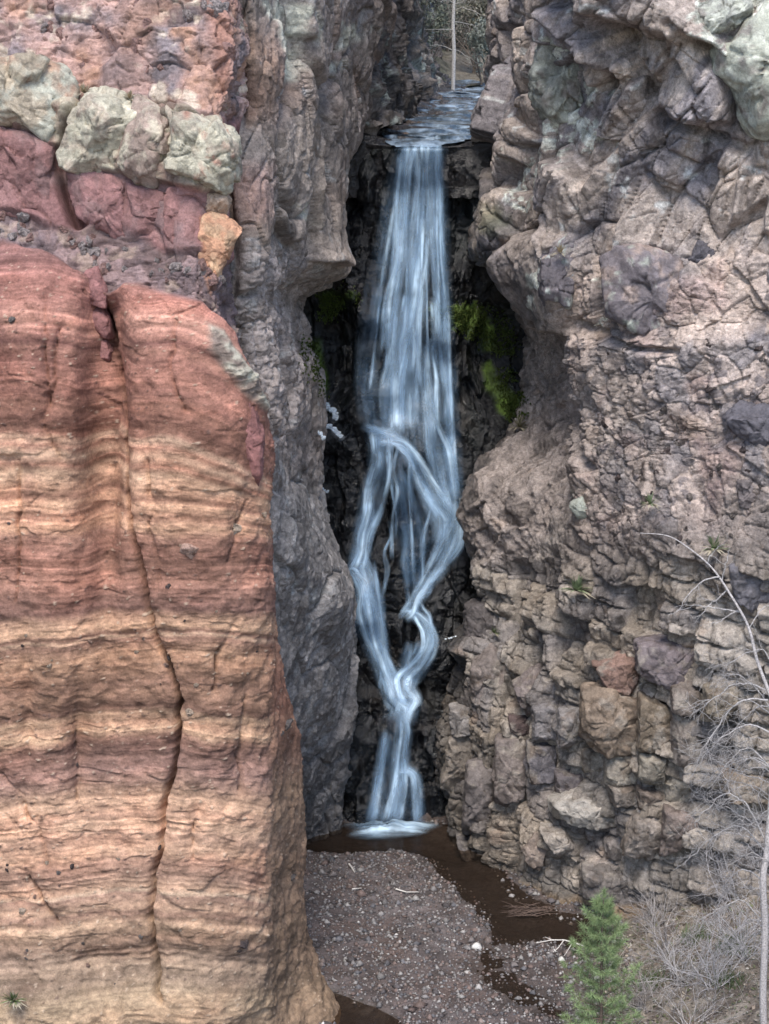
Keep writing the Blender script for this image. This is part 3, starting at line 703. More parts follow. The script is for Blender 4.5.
# ================================================================== STREAM BED ABOVE THE FALL
def zs(Y): return 21.95+(Y-60.0)*.045
rows = []
for (Y, a, b) in [(60.0, 330, 500), (60.05, 330, 500), (60.5, 335, 505), (63, 345, 510), (67, 365, 520), (72, 385, 530), (78, 405, 540), (85, 430, 560), (92, 440, 590)]:
    if Y < 60.2:
        zz = -1.6 if Y < 60.02 else -.15
        rows.append([ptz(q, Y+(.75 if Y < 60.02 else .28), zs(60)+zz) for q in np.interp(np.arange(8), [0, 7], [a-30, b+40])]); continue
    def gp(px, Y, dz=0): return ptz(px, Y, zs(Y)+dz)
    rows.append([gp(a-30, Y, 1.2), gp(a, Y, .5), gp(a+(b-a)*.25, Y, .12), gp(a+(b-a)*.45, Y, -.02), gp(a+(b-a)*.6, Y, -.04), gp(a+(b-a)*.8, Y, .05), gp(b, Y, .3), gp(b+40, Y, 1.4)])
S = Sheet(rows, 620, 300, (0, -.3, 1))
P, u, v = S.P, S.u, S.v
Pw = P.copy(); Pw[:, 1] += .8*fbm(P, 1.2, 170, 3)
a1, e1, r1, s1, _ = voro(Pw, (1.9, 1.3, 5), 171, .3, .3); a2, e2, r2, s2, _ = voro(Pw, (.7, .45, 5), 172, .5, .3)
n5 = fbm(P, .8, 173, 5, .6)
S.d[:] = .13*a1+.07*a2+.08*n5-.06*np.exp(-e1/.1)
S.d += -.12*((P[:, 1]*.9+n5) % 1.7)/1.7+.1
S.d -= .25*blob(P[:, 0], P[:, 1], 1.05, 60.0, .9, .7); S.d *= sstep(60.0, 60.9, P[:, 1])
c = mix(lin([58, 56, 62]), lin([92, 86, 86]), np.clip(.5+n5, 0, 1))*(.7+.6*r2)[:, None]
c = mix(c, lin([150, 110, 70]), np.clip(2.2*fbm(P, 1.5, 174, 4)-.5, 0, 1)*.7)
S.col[:, :3] = np.clip(c*(.25+.55*sstep(60.4, 61.5, P[:, 1]))[:, None], .01, .6); S.col[:, 3] = np.clip(.8+.3*n5, 0, 1)
S.finish('stream_bed', M_WET, 'wet ledges of the creek bed above the falls')
STREAM = S

# ================================================================== UPSTREAM BANK (left) AND HILLSIDE BEYOND
rows = []
for (v, pts) in [
        (-170, [(330, 60), (380, 63), (400, 68), (412, 75), (424, 84), (440, 96)]), (-60, [(330, 60), (376, 63), (398, 68), (412, 75), (424, 84), (440, 96)]), (0, [(330, 60), (376, 62.5), (398, 67), (412, 74), (424, 83), (440, 95)]),
        (40, [(335, 60), (376, 62), (396, 66.5), (412, 73), (424, 80), (436, 90)]), (75, [(335, 60), (374, 61.5), (396, 65.5), (414, 71), (428, 78), (440, 86)]),
        (100, [(335, 60), (372, 61), (394, 64.5), (412, 69), (426, 75), (440, 82)]), (125, [(335, 60), (372, 60.6), (392, 62), (398, 64), (404, 68), (410, 74)])]:
    rows.append([at(a, vv, b) for (a, b), vv in [(p, v) for p in pts]])
S = Sheet(rows, 420, 240, (.5, -1, .2))
P = S.P
a1, e1, r1, s1, _ = voro(P, (1.1, 1.2, 1.4), 181, 1.1); a2, e2, r2, s2, _ = voro(P, (.4, .4, .5), 182, 1.1)
n5 = fbm(P, 1.2, 183, 6, .6)
S.d[:] = .45*a1+.2*a2+.3*n5-.12*np.exp(-e1/.06)
c = mix(lin([92, 92, 98]), lin([124, 112, 104]), np.clip(.5+n5*1.3, 0, 1))*(.7+.5*r2)[:, None]
c = mix(c, lin([160, 172, 164]), np.clip(3*fbm(P, .6, 184, 5, .65)-.7, 0, 1)*.8)
S.col[:, :3] = np.clip(c*1.15, .01, .8)
S.finish('upstream_bank', M_ROCK, 'lichen spotted rock bank beside the creek above the falls')

rows = []
for (Y, z) in [(80, 22.4), (86, 23.2), (92, 24.6), (98, 27.5), (106, 32), (116, 38), (130, 44)]:
    rows.append([(x, Y+abs(x)*.05, z+(.6*abs(x-4)**.8 if Y < 99 else 0)) for x in (-26, -16, -8, -2, 4, 10, 18, 28)])
S = Sheet(rows[::-1], 260, 260, (0, -1, .6))
P = S.P; n5 = fbm(P, 4, 191, 6, .6); a1, e1, r1, s1, _ = voro(P, (1.6, 1.6, 1.6), 192, 1)
S.d[:] = .9*n5+.4*a1
c = mix(lin([92, 84, 76]), lin([120, 112, 98]), np.clip(.5+n5, 0, 1))*(.7+.5*r1)[:, None]
c = mix(c, lin([84, 92, 66]), np.clip(2*fbm(P, 2, 193, 4), 0, 1)*.7)
S.col[:, :3] = c*1.0
S.finish('hillside', M_ROCK, 'brushy hillside far behind the falls')

# canyon flanks outside the frame, so the light enters only from above and in front
# ================================================================== RAVINE FLOOR: one sheet of gravel, channels and banks
nx, ny = 620, 620
gx = np.concatenate([np.linspace(-70, -7, 50, endpoint=False), np.linspace(-7, 13, 480, endpoint=False), np.linspace(13, 70, 90)])
gy = np.concatenate([np.linspace(-60, 36, 60, endpoint=False), np.linspace(36, 60.5, 560)])
X, Y = np.meshgrid(gx, gy); P = np.stack([X.ravel(), Y.ravel(), np.zeros(X.size)], 1).astype(f32)
u, v = chart(P); n5 = fbm(P, 2.0, 201, 5); n6 = fbm(P, .35, 202, 4)
def gline(pts): return [ground_y(*p)[:2] for p in pts]
chan = gline([(452, 846), (474, 876), (508, 903), (545, 922), (600, 934), (680, 950)])
dch = polyd(P[:, 0]+n5*.25, P[:, 1]+n5*.25, chan)
chw = np.interp(P[:, 1], [42, 46, 50, 54, 58], [1.8, 1.7, 1.5, 1.3, 1.3]); arm = polyd(P[:, 0]+n5*.3, P[:, 1]+n5*.3, gline([(520, 925), (490, 950), (486, 975), (520, 1000), (580, 1020), (660, 1060)]))
ch2 = polyd(P[:, 0]+n5*.2, P[:, 1]+n5*.2, gline([(290, 985), (335, 1006), (380, 1030), (450, 1100), (640, 1250)]))
rim = polyd(P[:, 0], P[:, 1], gline([(300, 834), (345, 838), (400, 834), (460, 842)]))
bar = .13+.05*n5+.02*n6
bar -= .21*np.exp(-(dch/(chw*.92))**3)+.125*np.exp(-(arm/.75)**2)
bar -= .30*np.exp(-(ch2/.55)**4)
bar -= .34*np.exp(-(rim/1.15)**4)
# bank rising to the right (brushy foot of the slope)
bx = P[:, 0]-np.interp(P[:, 1], [30, 41, 44, 47, 50, 52], [4.2, 4.6, 5.2, 5.7, 6.2, 6.6])
bank = np.clip(bx, 0, None)*np.interp(P[:, 1], [36, 42, 50], [.55, .5, .42])
bank = np.where(bank > 4, 4+(bank-4)*.3, bank)
bank = bank+sstep(0, 2.0, bx)*(.25*n5+.12*n6)
lb = np.clip(-P[:, 0]-8-np.clip(44-P[:, 1], 0, 3), 0, None)*0
Z = bar+bank
Z = np.where(P[:, 1] < 36, Z+np.clip(36-P[:, 1], 0, 30)*0, Z)
G = P.copy(); G[:, 2] = Z
wetm = sstep(.15, -.03, Z+.03*n6)
c = mix(lin([98, 84, 82]), lin([118, 106, 106]), np.clip(.5+n5*1.2, 0, 1))*(.8+.4*n6)[:, None]
c = mix(c, lin([108, 84, 74]), np.clip(1.8*fbm(P, 1.3, 203, 4)-.3, 0, 1)*.6)
c = mix(c, lin([78, 68, 62]), wetm*.8)
bk = sstep(.1, 1.0, bx)
c = mix(c, mix(lin([118, 104, 92]), lin([150, 136, 118]), np.clip(.5+n6*1.3, 0, 1)), bk)
col = np.zeros((len(G), 4), f32); col[:, :3] = c*.8; col[:, 3] = wetm
gf = grid_faces(len(gy), len(gx))
o = mesh_obj('ravine_floor', G, gf, M_GROUND, col=col)
tag(o, 'reddish gravel bar and muddy channel on the ravine floor', None, None, 'structure')
def gz(x, y):
    i = np.clip(np.searchsorted(gy, y), 1, len(gy)-1); j = np.clip(np.searchsorted(gx, x), 1, len(gx)-1)
    return float(Z.reshape(len(gy), len(gx))[i, j])
ZG = Z.reshape(len(gy), len(gx))
add_depth(G, len(gy), len(gx))

# water of the pool and channel
m, nt, N, L = newmat('creek water')
out = N.new('ShaderNodeOutputMaterial'); b = N.new('ShaderNodeBsdfPrincipled')
b.inputs['Base Color'].default_value = (.02, .018, .016, 1); b.inputs['Roughness'].default_value = .07; b.inputs['IOR'].default_value = 1.33
tc = N.new('ShaderNodeTexCoord'); n1 = N.new('ShaderNodeTexNoise'); n1.inputs['Scale'].default_value = 3.2; n1.inputs['Detail'].default_value = 3
L.new(tc.outputs['Object'], n1.inputs['Vector']); bp = N.new('ShaderNodeBump'); bp.inputs['Strength'].default_value = .25; bp.inputs['Distance'].default_value = .04
L.new(n1.outputs['Fac'], bp.inputs['Height']); L.new(bp.outputs[0], b.inputs['Normal'])
tr = N.new('ShaderNodeBsdfTransparent'); tr.inputs['Color'].default_value = (.72, .64, .57, 1)
mx = N.new('ShaderNodeMixShader'); mx.inputs[0].default_value = .26
L.new(tr.outputs[0], mx.inputs[1]); L.new(b.outputs[0], mx.inputs[2]); L.new(mx.outputs[0], out.inputs[0])
M_WATER = m
wv_, wf = [], []
V = [(x, y, .012) for y in (30, 61) for x in (-7, 12)]
o = mesh_obj('water', np.array(V), np.array([[0, 1, 3, 2]]), M_WATER)
tag(o, 'shallow brown water around the gravel bar', None, None, 'structure')
# ================================================================== ROCKS, as things of their own
def rock_from_outline(name, poly, thick, color, label, group=None, cat='rock', sink=.35, yoff=0, seed=0, round_=3.2, accents=(), facet=.1, tint=.12, wet=0, parent=None, grow_=1.09, nclip=6, tilt=(0, 0)):
    poly = [tuple(map(float, p)) for p in poly]
    A = np.array(poly); c = A.mean(0)
    # area centroid
    A = c+(A-c)*grow_; x, y = A[:, 0], A[:, 1]; x2, y2 = np.roll(x, -1), np.roll(y, -1); cr = x*y2-x2*y; ar = cr.sum()/2
    c = np.array([((x+x2)*cr).sum()/(6*ar), ((y+y2)*cr).sum()/(6*ar)])
    ds = sorted(depth(a, b) for a, b in [c]+[tuple(c+(p-c)*.6) for p in A])
    Yc = ds[len(ds)//3]+thick*sink+yoff
    W = np.array([at(px, py, Yc) for px, py in A]); C = np.array(at(c[0], c[1], Yc))
    loc = np.stack([W[:, 0]-C[0], W[:, 2]-C[2]], 1)
    nt, ns = 120, 44
    th = np.linspace(0, 2*math.pi, nt, endpoint=False)
    R = np.zeros(nt)
    for k, t in enumerate(th):
        d = np.array([math.cos(t), math.sin(t)]); best = 0
        for i in range(len(loc)):
            a, b = loc[i], loc[(i+1) % len(loc)]; e = b-a
            den = d[0]*e[1]-d[1]*e[0]
            if abs(den) < 1e-9: continue
            r = (a[0]*e[1]-a[1]*e[0])/den; s_ = (a[0]*d[1]-a[1]*d[0])/den
            if r > 0 and -1e-6 <= s_ <= 1+1e-6: best = max(best, r)
        R[k] = best if best > 0 else (R[k-1] if k else .3)
    R = (np.roll(R, 1)+2*R+np.roll(R, -1))/4
    e = round_; tt = np.linspace(0, 1, 400); ss = tt; yy = (1-ss**e)**(1/e)
    L = np.concatenate([[0], np.cumsum(np.hypot(np.diff(ss)*R.mean(), np.diff(yy)*thick/2))])
    q = np.linspace(0, L[-1], ns//2+6); sf = np.interp(q, L, ss); yf = np.interp(q, L, yy)
    prof = [(a, b) for a, b in zip(sf, yf)]+[(a, -b) for a, b in zip(sf[::-1], yf[::-1])][1:]
    prof = [(max(a, .004), b) for a, b in prof]
    S_ = np.array(prof); n = len(S_)
    V = np.zeros((n, nt, 3)); V[..., 0] = S_[:, 0:1]*R*np.cos(th); V[..., 2] = S_[:, 0:1]*R*np.sin(th); V[..., 1] = -S_[:, 1:2]*thick/2
    dirn = np.zeros((n, nt, 3)); dirn[..., 0] = S_[:, 0:1]**(e-1)*np.cos(th); dirn[..., 2] = S_[:, 0:1]**(e-1)*np.sin(th); dirn[..., 1] = -(np.sign(S_[:, 1:2])*np.abs(S_[:, 1:2])**(e-1)); dirn = dirn.reshape(-1, 3); dirn /= np.linalg.norm(dirn, axis=1, keepdims=True)+1e-6
    # cleave the rock along a few random planes
    rc = np.random.default_rng(900+seed); U_ = V/np.array([max(R.max(), .1), thick/2, max(R.max(), .1)])
    for q in range(nclip):
        nn = rc.normal(0, 1, 3)*np.array([1, 1, 1]); nn[1] = -abs(nn[1])-.25; nn /= np.linalg.norm(nn); pr = U_@nn; o_ = pr.max()*rc.uniform(.72, .94)
        U_ = U_-np.maximum(0, pr-o_)[..., None]*nn
    V = U_*np.array([max(R.max(), .1), thick/2, max(R.max(), .1)])
    V[..., 1] += tilt[0]*V[..., 0]+tilt[1]*V[..., 2]
    Vw = (V.reshape(-1, 3)+C).astype(f32)
    sz = max(.25, float(R.mean())*.75)
    a1, e1, r1, _, _ = voro(Vw+seed*3.1, (sz, sz, sz), 301+seed, 1.3, .2); a2, e2, r2, _, _ = voro(Vw+seed, (sz*.4,)*3, 302+seed, 1.2, .2)
    n5 = fbm(Vw, sz, 303+seed, 5, .55)
    dd = facet*(.5*a1+.2*a2+.4*n5-.4*np.exp(-e1/.04)-.14*np.exp(-e2/.06)+.1)*min(1.5, sz*2)
    sr = np.repeat(S_[:, 0], nt); kf = sstep(.03, .3, sr)*(sstep(0, 1, 1)); fr_ = (V.reshape(-1, 3)[:, 1] < 0); m0 = dd[:nt].mean(); dd = dd*kf+m0*(1-kf)
    Vw = Vw+dirn*dd[:, None]
    cc = np.tile(lin(color), (len(Vw), 1))*(.86+.2*r1+.12*r2+tint*1.5*n5)[:, None]
    for (k, (col2, amt, fs, bias)) in enumerate(accents):
        cc = mix(cc, lin(col2)*(.85+.3*r2)[:, None], np.clip(2.4*fbm(Vw, fs, 320+k+seed, 5, .6)+bias, 0, 1)*amt)
    col = np.zeros((len(Vw), 4), f32); col[:, :3] = np.clip(cc*.88, .01, .8); col[:, 3] = wet
    i = np.arange(n*nt).reshape(n, nt); j = np.roll(i, -1, 1)
    F = np.stack([i[:-1], i[1:], j[1:], j[:-1]], -1).reshape(-1, 4)
    o = mesh_obj(name, Vw-C, F, M_STONE, col=col, parent=parent)
    o.location = C
    if label: tag(o, label, cat, group)
    return o

PALE = [([192, 184, 156], .9, .6, .7), ([178, 150, 128], .6, .5, -.3)]
g = 'pale capstones on top of the banded cliff'
rock_from_outline('boulder', [(-46, 72), (-20, 64), (12, 62), (38, 64), (58, 72), (70, 84), (73, 96), (70, 112), (62, 130), (56, 150), (50, 140), (40, 128), (20, 120), (-10, 118), (-46, 122)], 2.2, [178, 160, 132], 'sage grey capstone with a domed top at the left edge', g, seed=1, nclip=3, grow_=1.14, accents=[([176, 178, 160], .9, .7, .5), ([190, 130, 92], .7, .5, -.5)], yoff=-.1, facet=.13)
rock_from_outline('boulder', [(66, 150), (70, 130), (80, 112), (92, 97), (112, 98), (136, 104), (138, 118), (128, 140), (120, 158), (112, 168), (86, 170), (68, 164)], 2.0, [180, 168, 142], 'cream capstone with a reddish underside right of the black gap', g, seed=2, nclip=4, grow_=1.13, accents=PALE, yoff=-.2, facet=.13)
rock_from_outline('boulder', [(136, 104), (150, 106), (168, 112), (170, 130), (166, 160), (158, 184), (140, 180), (126, 166), (120, 158), (130, 134)], 1.9, [164, 138, 122], 'middle capstone with a smooth grey brown face and pale rim', g, seed=3, nclip=4, grow_=1.14, accents=[([200, 190, 160], .8, .5, -.1)], yoff=-.15, facet=.1)
rock_from_outline('boulder', [(172, 114), (190, 116), (214, 124), (232, 140), (236, 160), (230, 182), (218, 194), (200, 190), (184, 180), (164, 182), (168, 160), (176, 140)], 2.0, [184, 172, 144], 'rightmost cream yellow capstone with a rust spot', g, seed=4, nclip=4, grow_=1.12, accents=PALE+[([184, 110, 80], .8, .35, -.9)], yoff=-.2, facet=.13)
rock_from_outline('boulder', [(204, 194), (222, 190), (230, 200), (226, 214), (208, 214)], .9, [196, 160, 128], 'small peach coloured rock under the rightmost capstone', seed=5, yoff=-.1)
rock_from_outline('boulder', [(204, 216), (222, 216), (240, 232), (232, 246), (224, 264), (212, 292), (202, 290), (200, 250)], .9, [204, 140, 92], 'bright orange angular rock at the right edge of the cliff', seed=6, accents=[([214, 170, 120], .7, .4, 0)], yoff=-.1)
g = 'wine red slabs under the pale capstones'
RED = [([150, 112, 110], .7, .6, -.2)]
rock_from_outline('rock_slab', [(-30, 128), (0, 130), (30, 134), (52, 150), (54, 180), (60, 205), (66, 222), (50, 226), (20, 214), (-30, 205)], 1.3, [150, 98, 94], 'wine red slab beneath the sage grey capstone', g, seed=7, accents=RED, facet=.09, yoff=.05)
rock_from_outline('rock_slab', [(70, 174), (88, 172), (128, 178), (134, 200), (138, 228), (134, 240), (118, 238), (98, 228), (82, 214), (72, 194)], 1.2, [154, 100, 98], 'wine red slab beneath the cream capstone', g, seed=8, accents=RED, facet=.08, yoff=.05)
rock_from_outline('rock_slab', [(128, 184), (148, 188), (168, 192), (166, 214), (160, 236), (146, 242), (136, 224)], 1.0, [144, 94, 92], 'narrow wine red slab between two wider red slabs', g, seed=9, accents=RED, facet=.08, yoff=.1)
rock_from_outline('rock_slab', [(168, 192), (186, 188), (202, 196), (204, 226), (200, 250), (190, 262), (178, 252), (166, 230)], 1.1, [152, 98, 94], 'tapering wine red slab left of the bright orange rock', g, seed=10, accents=RED, facet=.08, yoff=.05)
rock_from_outline('rock_slab', [(222, 392), (240, 398), (256, 408), (262, 430), (262, 470), (256, 486), (244, 460), (232, 430)], 1.0, [142, 84, 80], 'dark red slab on the right shoulder of the banded cliff', seed=11, facet=.08, yoff=.1)
for k, (pl, lb) in enumerate([([(86, 272), (98, 268), (108, 290), (106, 306), (94, 304), (84, 290)], 'topmost of three red rocks wedged between the two banded lobes'),
                              ([(88, 306), (100, 304), (110, 318), (114, 338), (104, 336), (94, 326)], 'middle of three red rocks wedged between the two banded lobes'),
                              ([(96, 338), (106, 336), (113, 350), (110, 364), (100, 358)], 'lowest of three red rocks wedged between the two banded lobes')]):
    rock_from_outline('rock', pl, .8, [160, 98, 94], lb, 'red rocks wedged in the cleft', seed=12+k, facet=.05, yoff=-.1)

# right side
GRN = [([196, 200, 182], .9, .22, .1), ([140, 128, 122], .8, .4, -.35)]
rock_from_outline('boulder', [(716, 52), (730, 40), (745, 20), (765, 4), (800, -10), (840, 30), (836, 110), (800, 128), (756, 130), (742, 112), (736, 88), (722, 74)], 2.6, [168, 172, 154], 'big pale green lichen covered boulder in the top right corner', seed=20, accents=GRN, facet=.15, yoff=-.5)
rock_from_outline('boulder', [(698, 12), (716, -6), (744, -10), (748, 12), (730, 34), (716, 44), (702, 38)], 1.8, [158, 160, 150], 'smaller lichen boulder against the big pale green one', seed=21, accents=GRN, facet=.13, yoff=-.3)
rock_from_outline('boulder', [(530, 74), (546, 32), (562, 16), (574, 36), (582, 60), (590, 86), (594, 110), (578, 130), (556, 120), (534, 96)], 1.8, [146, 148, 136], 'leaning wedge of rock mottled with green grey lichen', seed=22, accents=GRN, facet=.16, yoff=.1)
rock_from_outline('boulder', [(541, 246), (560, 238), (576, 242), (574, 270), (570, 300), (562, 312), (546, 306), (540, 290)], 1.4, [112, 104, 112], 'purple grey block with a white lichen face above the hollow', seed=23, accents=[([186, 198, 192], .9, .35, -.3)], facet=.12, yoff=-.1)
rock_from_outline('boulder', [(604, 262), (622, 252), (648, 254), (676, 262), (692, 290), (696, 330), (690, 346), (668, 344), (636, 328), (614, 312)], 1.7, [118, 108, 114], 'large rounded purple boulder with a pinkish hollow face', seed=24, accents=[([172, 146, 132], .8, .6, -.4), ([166, 176, 160], .8, .35, -.8)], facet=.16, yoff=.1)
rock_from_outline('boulder', [(682, 254), (694, 240), (712, 242), (722, 256), (716, 268), (694, 270)], 1.0, [94, 90, 100], 'small dark slate boulder above the large purple boulder', seed=25, facet=.1)
rock_from_outline('boulder', [(570, 506), (584, 494), (596, 500), (592, 514), (578, 518)], .7, [160, 166, 152], 'round pale lichen knob above the dark hollow ledge', seed=26, facet=.08)
rock_from_outline('boulder', [(466, 606), (492, 600), (504, 612), (502, 640), (484, 652), (466, 640)], 1.3, [92, 84, 84], 'rounded dark boulder beside the falls near the ice', seed=27, facet=.12, wet=.3)
rock_from_outline('boulder', [(728, 566), (760, 560), (790, 572), (790, 604), (760, 610), (734, 596)], 1.2, [112, 108, 116], 'flat blue grey boulder behind the arching bare branch', seed=28, facet=.12)
rock_from_outline('boulder', [(736, 480), (756, 474), (766, 488), (756, 506), (740, 504)], .9, [126, 114, 114], 'round mauve boulder in the rubble near the right edge', seed=29, facet=.1)
rock_from_outline('boulder', [(726, 420), (744, 404), (764, 400), (790, 420), (786, 458), (756, 452)], 1.3, [98, 94, 104], 'dark slate boulder in the pinkish rubble at the right edge', seed=30, facet=.14)

# the jointed blocks of the lower right wall, given on a 0.441 px survey grid
B = [
 ([(350, 110), (400, 108), (470, 125), (475, 165), (470, 245), (400, 245), (345, 238)], [140, 118, 96], 'wide ochre block in the middle of the jointed wall'),
 ([(475, 125), (535, 150), (545, 235), (500, 248), (472, 240)], [124, 106, 84], 'olive brown block right of the wide ochre block'),
 ([(549, 165), (615, 180), (612, 280), (549, 270)], [118, 106, 98], 'grey brown block at the right end of the ochre row'),
 ([(345, 243), (395, 245), (395, 290), (350, 295), (338, 270)], [158, 146, 130], 'pale square block under the left half of the wide ochre block'),
 ([(400, 250), (468, 250), (465, 310), (400, 320)], [152, 140, 124], 'pale rectangular block under the right half of the wide ochre block'),
 ([(475, 252), (530, 255), (525, 330), (470, 320)], [136, 126, 110], 'grey olive block right of the two pale square blocks'),
 ([(270, 375), (345, 345), (395, 360), (465, 375), (450, 398), (340, 408), (280, 400)], [176, 166, 154], 'long pale ledge rock jutting from the jointed wall'),
 ([(287, 302), (340, 300), (340, 358), (287, 365)], [112, 102, 104], 'dark grey block directly above the left end of the pale ledge'),
 ([(400, 325), (465, 315), (465, 368), (410, 366)], [128, 116, 106], 'brown block resting on the right end of the pale ledge'),
 ([(470, 332), (525, 335), (520, 380), (475, 382)], [118, 102, 90], 'small umber block right of the pale ledge'),
 ([(465, 400), (515, 385), (525, 440), (500, 490), (440, 480)], [142, 128, 116], 'tilted grey slab leaning below the pale ledge'),
 ([(530, 375), (600, 385), (600, 440), (524, 490), (520, 450)], [126, 108, 98], 'brown block right of the tilted grey slab'),
 ([(533, 285), (600, 290), (610, 370), (533, 365)], [150, 138, 120], 'tall buff block at the right of the jointed wall'),
 ([(235, 150), (290, 130), (295, 225), (235, 230)], [128, 122, 124], 'upper bluish block of the dark column'),
 ([(222, 237), (282, 237), (282, 312), (222, 312)], [108, 102, 108], 'lower slate block of the dark column'),
 ([(150, 225), (215, 225), (215, 340), (200, 388), (147, 360)], [126, 112, 106], 'tall squared column of brown grey rock'),
 ([(85, 290), (142, 262), (145, 400), (120, 450), (75, 440)], [116, 106, 104], 'leaning column of rock closest to the plunge pool'),
 ([(375, 60), (470, 20), (470, 122), (400, 105)], [144, 108, 92], 'reddish triangular rock above the wide ochre block'),
 ([(475, 10), (610, 0), (615, 88), (540, 93), (475, 70)], [122, 108, 112], 'large purple grey block at the top of the jointed wall'),
 ([(547, 102), (615, 95), (610, 160), (550, 155)], [128, 114, 104], 'small grey brown block under the large purple grey block'),
 ([(625, 110), (690, 100), (680, 180), (620, 180)], [132, 118, 98], 'tan block beside the bare branches right of the jointed wall'),
 ([(178, 168), (215, 168), (232, 190), (215, 225), (180, 212)], [98, 78, 76], 'round dark maroon boulder wedged at the column tops'),
 ([(95, 50), (140, 20), (185, 60), (180, 150), (130, 180), (95, 130)], [136, 122, 116], 'large knobbly boulder overlooking the lower falls'),
 ([(190, 100), (250, 60), (255, 140), (220, 165)], [124, 110, 108], 'mauve boulder right of the large knobbly boulder'),
 ([(45, 155), (90, 150), (90, 205), (50, 210)], [140, 132, 128], 'pale grey block high beside the lower fall'),
 ([(45, 215), (120, 182), (120, 250), (60, 345), (25, 330)], [146, 132, 118], 'tan and grey pillar standing next to the lower fall'),
 ([(250, 430), (300, 420), (330, 465), (290, 480)], [164, 150, 136], 'small pale triangular rock low on the wall'),
 ([(350, 510), (440, 510), (480, 540), (440, 578), (350, 570)], [122, 112, 106], 'wide low grey rock close to the waterline'),
 ([(208, 470), (238, 430), (270, 440), (240, 530)], [150, 130, 116], 'narrow pinkish rock low on the wall near the channel'),
 ([(292, 160), (340, 155), (340, 235), (290, 240)], [134, 128, 128], 'bluish grey block left of the wide ochre block'),
 ([(660, 290), (760, 300), (770, 350), (680, 355)], [130, 112, 92], 'ochre ledge half hidden by bare branches at the right'),
 ([(60, 450), (95, 455), (110, 500), (80, 500)], [112, 104, 102], 'grey rock at the water edge nearest the plunge pool'),
]
g = 'joint bounded blocks of the lower right wall'
for k, (pl, colr, lb) in enumerate(B):
    P_ = [(430+x*.441, 640+y*.441) for x, y in pl]
    w_ = (max(p[0] for p in P_)-min(p[0] for p in P_))*.029
    rock_from_outline('rock_block', P_, .9+.35*w_, colr, lb, g, 'rock', seed=40+k, round_=5.0, facet=.10, sink=.16, tint=.2,
                      accents=[([158, 146, 132], .7, .45, -.45), ([104, 84, 66], .6, .5, -.6)], tilt=(random.uniform(-.12, .12), random.uniform(-.3, .05)))

# cobbles bedded in the tuff
def cobble_mesh(seed, colr):
    nt, ns = 30, 20
    th = np.linspace(0, 2*math.pi, nt, endpoint=False); ph = np.linspace(.02, math.pi-.02, ns)
    V = np.stack([np.sin(ph)[:, None]*np.cos(th), np.sin(ph)[:, None]*np.sin(th), np.cos(ph)[:, None]*np.ones(nt)], -1).reshape(-1, 3).astype(f32)
    a, e, r, _, _ = voro(V+seed*5, (.9,)*3, 400+seed, 1.2, .2)
    rc = np.random.default_rng(700+seed)
    for q in range(13):
        nn = rc.normal(0, 1, 3); nn /= np.linalg.norm(nn); pr = V@nn; V = (V-np.maximum(0, pr-rc.uniform(.5, .85))[:, None]*nn).astype(f32)
    V = V*1.2*(1+.1*a+.06*fbm(V+seed, .8, 401, 3))[:, None]
    i = np.arange(nt*ns).reshape(ns, nt); j = np.roll(i, -1, 1)
    F = np.stack([i[:-1], i[1:], j[1:], j[:-1]], -1).reshape(-1, 4)
    col = np.zeros((len(V), 4), f32); col[:, :3] = lin(colr)*(.85+.3*r)[:, None]
    return V, F, col
CT = {}
for nm, colr in (('grey', [128, 116, 110]), ('dark', [92, 76, 74]), ('pink', [186, 142, 120]), ('tan', [198, 168, 138]), ('mauve', [160, 144, 142]), ('rose', [164, 118, 108])):
    CT[nm] = cobble_mesh(len(CT), colr)
CM = {}
def cobble(px, py, r, kind, label, group, asp=.7, name='cobble', emb=.15):
    Yc = depth(px, py, 2); s_ = r*Yc/1850
    if kind not in CM:
        V, F, col = CT[kind]
        o = mesh_obj(name, V, F, M_STONE, col=col); CM[kind] = o
    else:
        o = CM[kind].copy(); COL.objects.link(o); o.name = name
    o.location = at(px, py, Yc+s_*emb); o.scale = (s_, s_*.8, s_*asp); o.rotation_euler = (random.uniform(-.3, .3), random.uniform(-.5, .5), random.uniform(0, 6))
    tag(o, label, 'cobble', group)
    return o
g = 'cobbles bedded in the banded cliff'
named = [(191, 550, 11, 'pink', 'largest rounded pink cobble set high in the banded cliff'), (236, 529, 9, 'tan', 'tan lumpy cobble near the right edge of the banded cliff'), (13, 319, 5, 'grey', 'lone grey olive cobble in the pink band at the left edge'),
         (190, 712, 6, 'tan', 'pale cobble resting on the light band right of the black crack'), (287, 724, 8, 'grey', 'grey green cobble sticking out of the side face'), (281, 733, 5, 'grey', 'small cobble tucked under the one on the side face'),
         (226, 826, 14, 'dark', 'longest dark angular cobble on the light orange band'), (252, 799, 8, 'grey', 'squarish grey cobble above the longest dark one'), (240, 810, 5, 'dark', 'small dark cobble between the squarish grey and the longest dark one'),
         (190, 943, 12, 'grey', 'flat grey cobble near the foot of the black crack'), (229, 905, 7, 'grey', 'round grey cobble right of the crack in the lower tan band'), (241, 943, 8, 'dark', 'dark brown cobble at the lower right corner of the front face'),
         (150, 1009, 7, 'dark', 'dark cobble left of the end of the black crack'), (22, 911, 6, 'tan', 'pale cobble low at the left edge of the cliff'), (263, 515, 4.5, 'tan', 'small white yellow stone poking out of the right edge'),
         (292, 877, 5, 'grey', 'small grey stone on the lower side face')]
for px, py, r, kd, lb in named: cobble(px, py, r, kd, lb, g)
